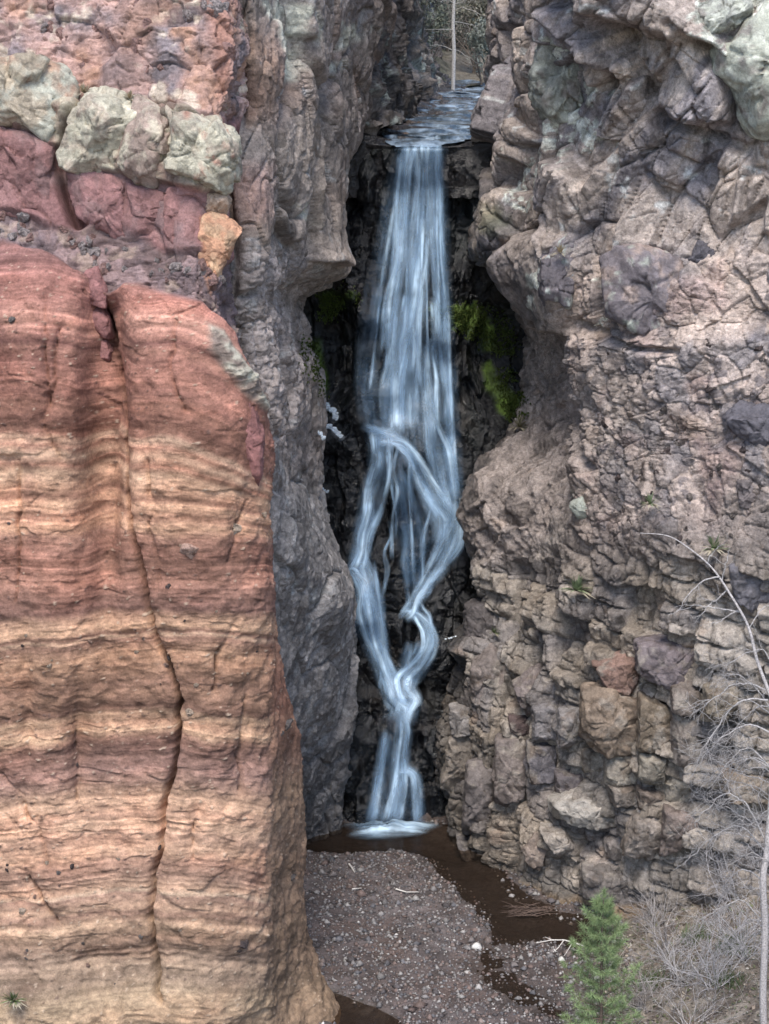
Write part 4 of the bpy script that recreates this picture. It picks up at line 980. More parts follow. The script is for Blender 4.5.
for k in range(46):
    px = random.uniform(4, 262); py = random.choice([random.uniform(480, 700), random.uniform(700, 1015), random.gauss(860, 12), random.gauss(945, 10), random.gauss(655, 25)])
    cobble(px, py, random.uniform(1.6, 4.2), random.choice(['grey', 'dark', 'pink', 'tan']), 'one of the many small stones bedded in the banded cliff', 'small stones bedded in the banded cliff', emb=.3)
g = 'angular stones in the rubble band under the red slabs'
for k in range(40):
    px = random.uniform(0, 225); py = np.interp(px, [0, 80, 120, 225], [222, 250, 262, 280])+random.uniform(-16, 14)
    cobble(px, py, random.uniform(3, 8), random.choice(['mauve', 'mauve', 'rose']), 'one of the angular stones of the grey rubble band', g, .8, 'stone', .45)
g = 'clasts standing out of the rough wall right of the falls'
for k in range(110):
    px = random.uniform(596, 765); py = random.uniform(345, 575)
    cobble(px, py, random.uniform(2, 7), random.choice(['grey', 'dark', 'mauve', 'grey']), 'one of the stones standing out of the pinkish rubble wall', g, .8, 'stone', .5)
g = 'knobs of rock high on the left'
for k in range(26):
    px = random.uniform(0, 235); py = random.uniform(0, 95)
    if (px < 72 and py > 60): continue
    cobble(px, py, random.uniform(3, 10), random.choice(['mauve', 'rose', 'rose']), 'one of the knobs of mauve rock above the pale capstones', g, .9, 'stone', .6)
# ================================================================== WATERFALL
def rast_min(Q, r=7, b=9):
    u, v = chart(Q); D = np.full((1100, 860), 1e3, f32)
    iu = np.round(u).astype(int)+40; iv = np.round(v).astype(int)+30
    m = (iu >= 0) & (iu < 860) & (iv >= 0) & (iv < 1100)
    np.minimum.at(D, (iv[m], iu[m]), Q[m, 1])
    sub = D[150:900, 300:620]
    out = sub.copy()
    for dy in range(-r, r+1, 2):
        for dx in range(-r, r+1, 2): out = np.minimum(out, np.roll(np.roll(sub, dy, 0), dx, 1))
    out[out > 900] = 60
    k = np.ones(2*b+1)/(2*b+1)
    out = np.apply_along_axis(lambda a: np.convolve(np.pad(a, b, 'edge'), k, 'valid'), 0, out)
    out = np.apply_along_axis(lambda a: np.convolve(np.pad(a, b, 'edge'), k, 'valid'), 1, out)
    return out
FD = rast_min(FALLFACE.Q)
def fy(px, py):
    a = np.clip(np.asarray(px)+40-300, 0, 319); b = np.clip(np.asarray(py)+30-150, 0, 749)
    return FD[b.astype(int), a.astype(int)]

m, nt, N, L = newmat('falling water')
out = N.new('ShaderNodeOutputMaterial'); b = N.new('ShaderNodeBsdfPrincipled'); tr = N.new('ShaderNodeBsdfTransparent'); mx = N.new('ShaderNodeMixShader')
fl = N.new('ShaderNodeAttribute'); fl.attribute_name = 'flow'; ca_ = N.new('ShaderNodeAttribute'); ca_.attribute_name = 'Col'
sx = N.new('ShaderNodeSeparateXYZ'); L.new(fl.outputs['Vector'], sx.inputs[0])
cb = N.new('ShaderNodeCombineXYZ')
def mth(op, a, c_=None, cl=False):
    n = N.new('ShaderNodeMath'); n.operation = op; n.use_clamp = cl
    for k, q in enumerate((a, c_)):
        if q is None: continue
        if isinstance(q, (int, float)): n.inputs[k].default_value = q
        else: L.new(q, n.inputs[k])
    return n.outputs[0]
L.new(mth('MULTIPLY', sx.outputs['Z'], 4.2), cb.inputs[0]); L.new(mth('MULTIPLY', sx.outputs['Y'], .32), cb.inputs[1])
n1 = N.new('ShaderNodeTexNoise'); n1.inputs['Scale'].default_value = 1.0; n1.inputs['Detail'].default_value = 4; n1.inputs['Roughness'].default_value = .5; n1.inputs['Distortion'].default_value = .15
L.new(cb.outputs[0], n1.inputs['Vector'])
x2 = mth('MULTIPLY', sx.outputs['X'], sx.outputs['X'])
edge = mth('POWER', mth('SUBTRACT', 1.0, x2, True), 1.7)
sepc = N.new('ShaderNodeSeparateColor'); L.new(ca_.outputs['Color'], sepc.inputs[0])
st_ = N.new('ShaderNodeMapRange'); st_.inputs['From Min'].default_value = .33; st_.inputs['From Max'].default_value = .66; st_.inputs['To Min'].default_value = .16; st_.inputs['To Max'].default_value = 1.05
L.new(n1.outputs['Fac'], st_.inputs['Value'])
cb2 = N.new('ShaderNodeCombineXYZ'); L.new(mth('MULTIPLY', sx.outputs['Z'], 13.0), cb2.inputs[0]); L.new(mth('MULTIPLY', sx.outputs['Y'], 1.1), cb2.inputs[1])
n2 = N.new('ShaderNodeTexNoise'); n2.inputs['Scale'].default_value = 1.0; n2.inputs['Detail'].default_value = 3; L.new(cb2.outputs[0], n2.inputs['Vector'])
cb3 = N.new('ShaderNodeCombineXYZ'); L.new(mth('MULTIPLY', sx.outputs['Z'], 2.2), cb3.inputs[0]); L.new(mth('MULTIPLY', sx.outputs['Y'], 1.3), cb3.inputs[1])
n3 = N.new('ShaderNodeTexNoise'); n3.inputs['Scale'].default_value = 1.0; n3.inputs['Detail'].default_value = 2; L.new(cb3.outputs[0], n3.inputs['Vector'])
def rng_(o_, a, b_, c_, d_):
    q = N.new('ShaderNodeMapRange'); q.inputs['From Min'].default_value = a; q.inputs['From Max'].default_value = b_; q.inputs['To Min'].default_value = c_; q.inputs['To Max'].default_value = d_; L.new(o_, q.inputs['Value']); return q.outputs[0]
gaps = mth('MULTIPLY', rng_(n2.outputs['Fac'], .35, .6, .72, 1.12), rng_(n3.outputs['Fac'], .34, .58, .45, 1.15))
al = mth('MULTIPLY', mth('MULTIPLY', mth('MULTIPLY', edge, st_.outputs[0]), gaps), sepc.outputs[0], True)
b.inputs['Roughness'].default_value = .45
rampc = N.new('ShaderNodeMixRGB'); rampc.inputs[1].default_value = (.12, .26, .46, 1); rampc.inputs[2].default_value = (.60, .79, .97, 1)
L.new(mth('MULTIPLY', st_.outputs[0], sepc.outputs[1], True), rampc.inputs[0]); L.new(rampc.outputs[0], b.inputs['Base Color'])
L.new(al, mx.inputs[0]); L.new(tr.outputs[0], mx.inputs[1]); L.new(b.outputs[0], mx.inputs[2]); L.new(mx.outputs[0], out.inputs[0])
M_FALL = m

wf = empty('waterfall', (0.6, 58, 0))
tag(wf, 'silky white waterfall dropping in braided strands down the black rock', 'waterfall')
def inv(o):
    o.matrix_parent_inverse = o.parent.matrix_world.inverted() if False else o.matrix_parent_inverse
def strand(name, pts, dens=1.0, bright=.8, lift=.12, vary=0, seedo=0.0):
    A = np.array(pts, float); n = max(24, int(np.abs(np.diff(A[:, 1])).sum()+np.abs(np.diff(A[:, 0])).sum())//2)
    Ls = np.hypot(np.diff(A[:, 0]), np.diff(A[:, 1])); t = _spread(Ls, n); C = _cr(A, t)
    T = np.gradient(C[:, :2], axis=0); T /= np.linalg.norm(T, axis=1, keepdims=True)+1e-6
    Nn = np.stack([-T[:, 1], T[:, 0]], 1)
    nu = 17; k = np.linspace(-1, 1, nu)
    U = C[:, None, 0]+Nn[:, None, 0]*k*C[:, None, 2]/2; Vv = C[:, None, 1]+Nn[:, None, 1]*k*C[:, None, 2]/2
    Y = fy(U.ravel(), Vv.ravel()).reshape(U.shape)-lift-(C[:, None, 2]*.0022)*(1-k[None]**2)
    Y = np.where(Vv < 190, Y*sstep(146, 190, Vv)+59.72*(1-sstep(146, 190, Vv)), Y)
    Y = np.where(Vv < 149, 59.72+(149-Vv)*.09, Y)
    # level top edge for the strands that start at the lip
    V = np.array([at(a, b_, y_) for a, b_, y_ in zip(U.ravel(), Vv.ravel(), Y.ravel())])
    along = np.concatenate([[0], np.cumsum(np.hypot(*np.diff(C[:, :2], axis=0).T))])*.031
    w_ = C[:, 2]*.031/2
    uv = np.zeros((n, nu, 3)); uv[..., 0] = k; uv[..., 1] = along[:, None]+seedo; uv[..., 2] = k*w_[:, None]+seedo*3.3
    d_ = np.ones(n)*dens
    e0 = min(1.0, 8/n); lpx = np.concatenate([[0], np.cumsum(np.hypot(*np.diff(C[:, :2], axis=0).T))]); fi = 6 if pts[0][1] < 155 else 10; d_ = d_*np.clip(lpx/fi, 0, 1)*np.clip((lpx[-1]-lpx)/12, 0, 1)
    col = np.zeros((n*nu, 3)); col[:, 0] = np.repeat(d_, nu); col[:, 1] = bright
    o = mesh_obj(name, V-np.array(wf.location), grid_faces(n, nu), M_FALL, parent=wf, col=col, uv=uv.reshape(-1, 3))
    return o
SR = [
 ([(404, 144, 20), (399, 165, 22), (393, 190, 24), (388, 220, 26), (383, 260, 30), (377, 300, 36), (371, 340, 40), (366, 380, 34), (370, 420, 26), (374, 440, 18)], .9, .6),
 ([(419, 143, 40), (417, 180, 42), (415, 220, 46), (413, 260, 52), (411, 300, 58), (409, 350, 68), (408, 400, 78), (410, 445, 70), (414, 470, 50)], .85, .7),
 ([(410, 144, 16), (404, 180, 10), (402, 220, 12), (400, 262, 14), (392, 300, 12), (386, 350, 14)], 1.2, .9),
 ([(424, 144, 14), (424, 190, 12), (420, 240, 14), (414, 300, 16), (408, 340, 22), (400, 380, 26), (398, 430, 26)], 1.2, .85),
 ([(436, 144, 16), (438, 200, 16), (440, 250, 16), (443, 300, 14), (446, 350, 14), (449, 400, 14), (452, 450, 14), (456, 500, 12)], .9, .65),
 ([(433, 338, 8), (430, 350, 10), (430, 380, 14), (433, 420, 18), (440, 455, 22), (450, 500, 20), (454, 515, 14)], 1.1, .9),
 ([(366, 425, 12), (380, 430, 16), (392, 436, 16), (400, 444, 14)], 1.0, .8),
 ([(376, 430, 20), (380, 445, 18), (378, 465, 16), (373, 490, 18), (368, 515, 18), (363, 535, 16), (360, 555, 16), (352, 572, 14)], 1.4, 1.0),
 ([(376, 446, 10), (384, 441, 9), (393, 440, 9), (403, 446, 11), (414, 462, 13), (425, 484, 17), (436, 504, 24), (446, 522, 30), (445, 545, 30)], 1.5, 1.05),
 ([(402, 450, 30), (412, 480, 40), (424, 510, 46), (434, 540, 40), (428, 566, 26)], .6, .4),
 ([(398, 470, 14), (404, 510, 18), (410, 550, 20), (412, 590, 16)], .35, .3),
 ([(456, 500, 12), (456, 520, 16), (448, 545, 22), (438, 565, 18), (426, 582, 13), (416, 600, 12), (408, 615, 10), (403, 620, 8)], 1.5, 1.1),
 ([(404, 614, 8), (413, 613, 9), (424, 622, 11), (430, 636, 13), (428, 650, 15), (418, 664, 19), (407, 676, 20), (404, 688, 18), (410, 700, 18), (414, 708, 16)], 1.5, 1.05),
 ([(412, 640, 12), (410, 655, 14), (406, 668, 14)], .6, .6),
 ([(346, 574, 10), (352, 571, 12), (360, 580, 18), (366, 596, 22), (368, 616, 22), (373, 638, 20), (381, 662, 16), (388, 684, 15), (394, 704, 16)], 1.25, .9),
 ([(358, 556, 12), (366, 572, 16), (374, 600, 16), (378, 630, 14), (386, 660, 10)], .7, .6),
 ([(372, 630, 8), (382, 655, 9), (392, 680, 10), (398, 704, 14)], 1.2, 1.0),
 ([(388, 694, 10), (394, 703, 20), (400, 712, 26), (400, 724, 24)], 1.1, 1.0), ([(412, 690, 12), (411, 701, 18), (407, 712, 20), (404, 724, 18)], 1.1, 1.0),
 ([(398, 708, 30), (398, 725, 28), (397, 745, 30), (396, 775, 42), (396, 805, 52), (396, 826, 58)], 1.15, .85),
 ([(402, 712, 10), (404, 730, 12), (402, 755, 12), (398, 790, 14), (392, 824, 18)], 1.2, 1.0),
 ([(398, 776, 8), (406, 771, 9), (414, 778, 11), (416, 798, 12), (418, 824, 15)], 1.4, 1.1),
 ([(386, 730, 8), (382, 765, 10), (376, 800, 12), (372, 824, 14)], .9, .7)]
rw = random.Random(4)
rw = random.Random(4)
for k, (p_, d_, b_) in enumerate(SR):
    wide = max(q[2] for q in p_) > 36
    if wide:
        strand('cascade', [(a, b2, w2*.96) for a, b2, w2 in p_], d_*(.2 if d_ < .7 else .3), b_*.8, lift=.05, seedo=k*3.7)
    else:
        strand('cascade', [(a, b2, w2*1.35+5) for a, b2, w2 in p_], min(.55, d_*.38), b_*.6, lift=.05, seedo=k*3.7)
        for q in range(3):
            o_ = (q-1)*.36+rw.gauss(0, .1)
            strand('cascade', [(a+o_*w2*rw.uniform(.6, 1.3)+rw.gauss(0, .6), b2+rw.gauss(0, 1.5), w2*.45*rw.uniform(.6, 1.5)+2.5) for a, b2, w2 in p_], d_*rw.uniform(.42, .85), b_, lift=.08+.02*(k % 4)+.01*q, seedo=k*5.1+50+q*9)
# thin threads that leave the main strands and rejoin them
THR = []
for k in range(15):
    x = 396+k*3.0; y = rw.uniform(146, 165) if k % 3 else rw.uniform(200, 330); P_ = []; q = x; w0 = rw.uniform(4, 8)
    while y < rw.uniform(300, 440): P_.append((q, y, w0*rw.uniform(.7, 1.4))); y += rw.uniform(28, 50); q += (x-425)*.13+rw.gauss(0, 1.2)
    P_.append((q, y, w0*1.3)); THR.append((P_, rw.uniform(.6, 1.2), .95))
for x0, y0, x1, y1 in [(410, 450, 418, 600), (398, 446, 392, 560), (388, 440, 396, 540), (430, 500, 420, 590), (420, 600, 436, 640), (362, 580, 380, 690), (374, 560, 392, 690), (418, 640, 400, 700), (390, 520, 384, 600), (440, 560, 424, 600), (352, 576, 356, 640), (404, 520, 408, 620)]:
    n_ = 5; THR.append(([(x0+(x1-x0)*i/n_+rw.gauss(0, 1.6), y0+(y1-y0)*i/n_, rw.uniform(4, 8)) for i in range(n_+1)], rw.uniform(.5, .9), .8))
for k, (p_, d_, b_) in enumerate(THR):
    strand('cascade', p_, d_, b_, lift=.1, seedo=100+k*2.9)
# foam where it lands
nr, na = 26, 90
cxy = ground_y(387, 829)
rr = np.linspace(.02, 1, nr)[:, None]; th = np.linspace(0, 2*math.pi, na)[None]
Xf = cxy[0]+rr*1.6*np.cos(th)*(1+.12*np.sin(3*th+1)+.08*np.sin(7*th)); Yf = cxy[1]+rr*1.0*np.sin(th)*(1+.12*np.sin(2*th)); 
Pf = np.stack([Xf.ravel(), Yf.ravel(), np.zeros(Xf.size)], 1).astype(f32)
Pf[:, 2] = .03+.16*np.exp(-(rr*np.ones_like(th)).ravel()**2*3)*(1+.8*fbm(Pf, .35, 501, 4))
uv = np.stack([np.clip((rr*np.ones_like(th)).ravel(), 0, .97), Pf[:, 0]*.8, Pf[:, 1]*.5], 1)
col = np.zeros((len(Pf), 3)); col[:, 0] = 1.5; col[:, 1] = 1.3
mesh_obj('plunge_foam', Pf-np.array(wf.location), grid_faces(nr, na), M_FALL, parent=wf, col=col, uv=uv)

# ---- creek water above the lip
m, nt, N, L = newmat('upper creek water')
out = N.new('ShaderNodeOutputMaterial'); b = N.new('ShaderNodeBsdfPrincipled')
tc = N.new('ShaderNodeTexCoord'); mp = N.new('ShaderNodeMapping'); mp.inputs['Scale'].default_value = (.9, .55, 1)
L.new(tc.outputs['Object'], mp.inputs[0]); n1 = N.new('ShaderNodeTexNoise'); n1.inputs['Scale'].default_value = 1.6; n1.inputs['Detail'].default_value = 8; n1.inputs['Roughness'].default_value = .65; L.new(mp.outputs[0], n1.inputs['Vector'])
cr_ = N.new('ShaderNodeValToRGB'); e = cr_.color_ramp.elements; e[0].position = .42; e[0].color = (.03, .045, .06, 1); e[1].position = .68; e[1].color = (.36, .46, .58, 1)
L.new(n1.outputs['Fac'], cr_.inputs[0]); L.new(cr_.outputs[0], b.inputs['Base Color']); b.inputs['Roughness'].default_value = .12
bp = N.new('ShaderNodeBump'); bp.inputs['Distance'].default_value = .12; bp.inputs['Strength'].default_value = .6; L.new(n1.outputs['Fac'], bp.inputs['Height']); L.new(bp.outputs[0], b.inputs['Normal'])
L.new(b.outputs[0], out.inputs[0]); M_UP = m
nY, nX = 260, 90
Ys = np.concatenate([np.linspace(59.95, 60.3, 10, endpoint=False), np.linspace(60.3, 90, nY-10)]); t = np.linspace(0, 1, nX)
la = np.interp(Ys, [60.1, 60.6, 63, 67, 72, 78, 85, 92], [394, 384, 382, 392, 410, 430, 452, 462]); lb_ = np.interp(Ys, [60.1, 60.6, 63, 67, 72, 78, 85, 92], [444, 462, 484, 486, 492, 500, 515, 540])
Ug = la[:, None]+(lb_-la)[:, None]*t
def zstep(Y): q = (Y-60.15)/1.7; i = np.floor(q); f = q-i; return zs(60.15+(i+sstep(0, .25, f))*1.7)
Vg = np.array([ptz(a, y_, zstep(max(y_, 60.2))+.07-1.0*max(0, 60.2-y_)**2) for y_, row in zip(Ys, Ug) for a in row], f32)
Vg[:, 0] += .22*fbm(Vg, .9, 512, 3)*(np.abs(np.tile(t, nY)-.5) > .45)
Vg[:, 1] += .7*fbm(Vg, 1.5, 510, 3)*(Vg[:, 1] > 61); Vg[:, 2] += .06*fbm(Vg, .7, 511, 4)
o = mesh_obj('creek_water', Vg, grid_faces(nY, nX), M_UP); tag(o, 'bluish water sliding over ledges toward the lip', None, None, 'structure')

# ---- ice on the wet rock
def lumps(name, spots, colr, label, cat, group=None, mat=None, flat=.5):
    mb = MB(); 
    V, F, _ = CT['tan']
    c0 = None
    for (px, py, r) in spots:
        Ym = float(np.median([depth(q[0], q[1], 1) for q in spots])); Y = float(np.clip(depth(px, py, 1), Ym-.08, Ym+.08)); s_ = r*Y/1850; C = np.array(at(px, py, Y-.02))
        if c0 is None: c0 = C
        mb.add(V*np.array([s_, s_*flat, s_*.75])*random.uniform(.8, 1.2)+C-c0, F, (*colr, 0.4))
    o = mb.build(name, mat or M_STONE); o.location = c0
    tag(o, label, cat, group); return o
ICE = (.74, .82, .9)
def blobs(path, n, j, r0, r1):
    A = np.array(path, float); t = np.linspace(0, len(A)-1.001, n); i = t.astype(int); f = (t-i)[:, None]
    P_ = A[i]*(1-f)+A[i+1]*f
    return [(p[0]+random.gauss(0, j), p[1]+random.gauss(0, j*.7), random.uniform(r0, r1)) for p in P_]
g = 'patches of ice left of the falls'
lumps('ice_patch', blobs([(318, 404), (326, 406), (334, 412), (340, 420)], 34, 1.7, 1.5, 3.6), ICE, 'topmost ice patch on the black rock left of the falls', 'ice', g)
lumps('ice_patch', blobs([(316, 432), (323, 438)], 12, 1.3, 1.2, 2.8), ICE, 'small ice patch at the left edge of the black rock', 'ice', g)
lumps('ice_patch', blobs([(328, 426), (336, 432), (342, 440), (346, 446)], 36, 1.3, 1.6, 3.4), ICE, 'lower ice patch left of the falls', 'ice', g)
lumps('ice_patch', blobs([(322, 490), (330, 492)], 7, 1.3, .6, 1.8), ICE, 'faint ice spot low on the left side of the falls', 'ice', g)
lumps('ice_patch', blobs([(446, 639), (454, 637), (464, 636)], 9, .7, .7, 1.8), ICE, 'thin ice ledge right of the falls', 'ice')
lumps('ice_patch', blobs([(464, 612), (470, 616)], 6, .9, .8, 1.8), ICE, 'small ice cap beside the rounded dark boulder', 'ice')

# ---- moss tufts
mb = MB()
for poly, n in ((mossA, 500), (mossB, 1000), (mossC, 600), (mossD, 300)):
    xs_ = [p[0] for p in poly]; ys_ = [p[1] for p in poly]; k = 0
    while k < n:
        a = random.uniform(min(xs_), max(xs_)); b_ = random.uniform(min(ys_), max(ys_))
        if inpoly(np.array([a]), np.array([b_]), poly, 1)[0] < .5: continue
        k += 1; a += random.gauss(0, 2.6); b_ += random.gauss(0, 3.5)
        if float(vnoise(np.array([[a*.03, 3., b_*.03]], f32), .35, 555)[0]) < -.35: continue
        Y = depth(a, b_); C = np.array(at(a, b_, Y-.03)); 
        for q in range(6):
            d = np.array([random.gauss(0, .5), -1, random.gauss(-.3, .6)]); d /= np.linalg.norm(d); s_ = random.uniform(.03, .08)
            w_ = np.array([random.gauss(0, 1), 0, random.gauss(0, 1)]); w_ /= np.linalg.norm(w_)
            cc = np.array([.11, .15, .035])*random.uniform(.35, 1.25)
            mb.add([C-w_*.035, C+w_*.035, C+d*s_], [[0, 1, 2]], (*cc, 0))
o = mb.build('moss', M_LEAF); tag(o, 'bright green moss patches on the wet rock beside the falls', 'moss', None, 'stuff')

# ================================================================== GRAVEL
mb = MB()
ov = np.array([(1, 0, 0), (-1, 0, 0), (0, 1, 0), (0, -1, 0), (0, 0, .7), (0, 0, -.7)], float); of = np.array([(0, 2, 4), (2, 1, 4), (1, 3, 4), (3, 0, 4), (2, 0, 5), (1, 2, 5), (3, 1, 5), (0, 3, 5)])
r2_ = np.random.default_rng(3); VV = []; CC = []
pal = [lin(c_) for c_ in ([136, 130, 130], [150, 144, 142], [118, 108, 106], [124, 100, 92], [96, 88, 90], [168, 162, 158], [134, 114, 106], [110, 108, 114])]
n = 0
while n < 15000:
    x = r2_.uniform(-4.2, 7); y = r2_.uniform(43.5, 58.4); z = gz(x, y)
    if z < -.06 or (z < .02 and r2_.random() > .35) or (z > 1.0): continue
    n += 1
    s_ = min(.13, .022*math.exp(r2_.normal(0, .5)))*(1.5)
    J = ov*(s_*r2_.uniform(.7, 1.4, (1, 3)))*(1+r2_.uniform(-.25, .25, (6, 3)))
    a = r2_.uniform(0, 6.28); ca, sa = math.cos(a), math.sin(a)
    J = np.stack([J[:, 0]*ca-J[:, 1]*sa, J[:, 0]*sa+J[:, 1]*ca, J[:, 2]], 1)+np.array([x, y, z+s_*.25])
    cc = pal[r2_.integers(len(pal))]*r2_.uniform(.5, 1.0); cc = cc if r2_.random() > .006 else lin([200, 196, 190])
    VV.append(J); CC.append(np.tile([*cc, .2], (6, 1)))
mb.add(np.concatenate(VV), (of[None]+6*np.arange(n)[:, None, None]).reshape(-1, 3), np.concatenate(CC))
o = mb.build('gravel', M_CHIP, smooth=False); tag(o, 'loose grey and reddish pebbles covering the gravel bar', 'gravel', None, 'stuff')

def stick(name, pts, r, label, cat, colr=[196, 190, 182], group=None, side=()):
    mb = MB(); W = [np.array(ground_y(px, py, gz(*ground_y(px, py)[:2])+h)) for px, py, h in pts]
    W = np.array(W); c0 = W[0].copy()
    mb.tube(W-c0, np.linspace(r, r*.4, len(W)), 5, (*lin(colr), 0))
    for s_ in side:
        Q = np.array([np.array(ground_y(px, py, gz(*ground_y(px, py)[:2])+h)) for px, py, h in s_])
        mb.tube(Q-c0, np.linspace(r*.6, r*.25, len(Q)), 4, (*lin(colr), 0))
    o = mb.build(name, M_TWIG); o.location = c0; tag(o, label, cat, group); return o
stick('driftwood', [(349, 864, .05), (352, 868, .07), (355, 873, .04)], .035, 'short bleached stick standing out on the gravel near the pool', 'driftwood', side=[[(352, 868, .07), (355, 866, .1)]])
stick('driftwood', [(396, 889, .06), (406, 892, .08), (419, 892, .05)], .03, 'longer bleached stick lying in the middle of the gravel bar', 'driftwood')
stick('driftwood', [(352, 889, .04), (362, 888, .06)], .03, 'pale stick left of the longer bleached stick', 'driftwood')
stick('dead_branch', [(584, 946, .5), (575, 943, .45), (564, 940, .4), (552, 940, .3), (536, 943, .12)], .03, 'forked pale dead branch reaching over the water by the pine', 'branch', side=[[(564, 940, .4), (558, 948, .3), (553, 952, .15)], [(572, 943, .4), (568, 950, .3), (564, 956, .2)], [(552, 940, .3), (545, 937, .3)]])
mb = MB(); c0 = np.array(ground_y(530, 912))
for k in range(60):
    a = random.uniform(-.5, .5)+math.pi*random.choice([0, 1]); p0 = np.array([random.uniform(-.4, .4), random.uniform(-.3, .3), 0]); l_ = random.uniform(.3, .8)
    d = np.array([math.cos(a), math.sin(a)*.8, random.uniform(0, .35)])*l_
    mb.tube([p0, p0+d*.5+np.array([0, 0, .04]), p0+d], [.014, .01, .005], 3, (*lin([104, 82, 70]), 0))
o = mb.build('brush_pile', M_TWIG); o.location = c0; tag(o, 'rusty brown tangle of dead twigs lying in the channel', 'brush')

# ================================================================== PLANTS
def yucca(px, py, r, label, n=46, name='yucca', tone=(138, 158, 108), dry=.2):
    Y = depth(px, py, 4)-.3; r = r*1.25; C = np.array(at(px, py+3, Y)); s_ = r*Y/1850
    mb = MB()
    for k in range(n):
        a = random.uniform(0, 6.28); e = random.uniform(-.2, 1.4)
        d = np.array([math.cos(a)*math.cos(e), -abs(math.sin(a))*math.cos(e)*.8-.15, math.sin(e)+.1]); d /= np.linalg.norm(d); L_ = s_*random.uniform(.75, 1.1)
        w_ = np.cross(d, (0, 0, 1.)); w_ /= np.linalg.norm(w_)+1e-6
        wd = .028*s_/.4
        isdry = random.random() < dry or e < .0
        cc = lin([182, 170, 140]) if isdry else lin(tone)*random.uniform(.7, 1.25)
        T = d*L_; mid = d*L_*.45+np.array([0, 0, .03*s_]); dr = np.array([0, 0, -.12*L_*max(0, 1-e)])
        mb.add([-w_*wd*.6, w_*wd*.6, mid+w_*wd, T+dr, mid-w_*wd], [[0, 1, 2], [0, 2, 4], [4, 2, 3]], (*cc, 0))
    o = mb.build(name, M_LEAF, smooth=False); o.location = C; return o
g = 'spiky yuccas rooted in the rock wall'
tag(yucca(577, 588, 17, ''), 'lowest and largest yucca, above the jointed block wall', 'yucca', g)
tag(yucca(650, 501, 12, ''), 'smallest and topmost yucca in the rubble wall', 'yucca', g)
tag(yucca(714, 546, 16, ''), 'yucca with dry lower blades beside the arching bare branch', 'yucca', g)
tag(yucca(494, 630, 8, '', 30, 'grass_tuft', (104, 124, 66)), 'green grass tuft on the rounded boulder by the falls', 'grass')
tag(yucca(519, 424, 12, '', 60, 'grass_tuft', (140, 134, 92), .5), 'yellowish grass tuft beneath the moss at the hollow', 'grass')
tag(yucca(14, 998, 14, '', 60, 'weed', (112, 132, 70), .4), 'small green weed in the bottom left corner of the cliff', 'weed')
for px, py, lb in ((84, 90, 'straw grass tuft in the gap beside the sage grey capstone'), (130, 97, 'straw grass tuft on top of the cream capstone'), (560, 250, 'dry grass tuft above the purple grey block'), (505, 170, 'dry grass tuft on the cliff right of the lip')):
    tag(yucca(px, py, 9, '', 50, 'grass_tuft', (176, 152, 110), .6), lb, 'grass', 'dry grass tufts on the cliffs')

# branching wood -------------------------------------------------
def grow(mb, p, d, L_, r, lev, colr, droop=0.0, kids=4, spread=.7, wob=.22, seg=7):
    P_ = [np.array(p, float)]; d = np.array(d, float); d /= np.linalg.norm(d); ds = [d]
    for k in range(seg):
        d = d+np.array([random.gauss(0, wob), random.gauss(0, wob), random.gauss(0, wob)-droop]); d /= np.linalg.norm(d)
        P_.append(P_[-1]+d*L_/seg); ds.append(d)
    mb.tube(P_, np.linspace(r, max(r*.35, .004), len(P_)), 5 if lev > 1 else 3, (*(lin(colr)*random.uniform(.8, 1.15)), 0))
    if lev <= 0: return
    for k in range(kids):
        t = random.uniform(.2, .98); i = min(seg, int(t*seg)); a = np.array([random.gauss(0, 1) for _ in range(3)]); a -= a.dot(ds[i])*ds[i]; a /= np.linalg.norm(a)
        nd = ds[i]*math.cos(spread)+a*math.sin(spread)
        grow(mb, P_[i], nd, L_*random.uniform(.4, .65), r*(1-.6*t)*.6, lev-1, colr, droop, kids, spread, wob, max(4, seg-1))

# the pale bare tree at the right edge
tb_ = empty('bare_tree', at(764, 1060, 40.2)); bl = np.array(tb_.location)
tag(tb_, 'tall pale leafless tree at the right edge with an arching top branch', 'tree')
Cst = [(766, 1060, .09, 40.2), (763, 1000, .085, 40.2), (765, 930, .08, 40.2), (763, 880, .08, 40.2), (767, 850, .075, 40.3), (773, 780, .075, 40.5), (777, 720, .05, 40.8), (768, 690, .042, 41), (757, 660, .037, 41.2), (748, 626, .032, 41.4), (730, 594, .026, 41.6), (712, 568, .021, 41.8), (690, 549, .016, 42), (668, 536, .012, 42.2), (640, 533, .008, 42.4)]
W = np.array([at(a, b_, y_) for a, b_, r, y_ in Cst]); Rr = np.array([c_[2] for c_ in Cst])
t = np.linspace(0, len(W)-1, 90); Wc = _cr(W, t); Rc = np.interp(t, np.arange(len(W)), Rr)
mb = MB(); mb.tube(Wc-bl, Rc, 8, (*lin([160, 152, 150]), 0)); mb.build('trunk', M_TWIG, tb_)
mb = MB()
def limb(pts, r, y_, sub=3, colr=(154, 148, 146)):
    mb = MB()
    W = np.array([at(a, b_, y_) for a, b_ in pts]); t = np.linspace(0, len(W)-1, 24); Wc = _cr(W, t)-bl
    jt = np.cumsum(np.random.default_rng(int(pts[0][0]*7+pts[0][1])).normal(0, .035, (24, 3)), 0); Wc = Wc+jt*np.linspace(0, 1, 24)[:, None]
    mb.tube(Wc, np.linspace(r, r*.3, 24), 5, (*lin(colr), 0))
    for k in range(sub):
        i = random.randrange(6, 23); d = Wc[i]-Wc[i-1]; d /= np.linalg.norm(d)+1e-9
        grow(mb, Wc[i], d+np.array([random.gauss(0, .6), random.gauss(0, .4), random.gauss(0, .6)]), random.uniform(.3, .8), r*.35, 1, colr, .02, 3)
    mb.build('branch', M_TWIG, tb_)
limb([(722, 580), (726, 566), (734, 552), (740, 540)], .018, 41.7, 1)
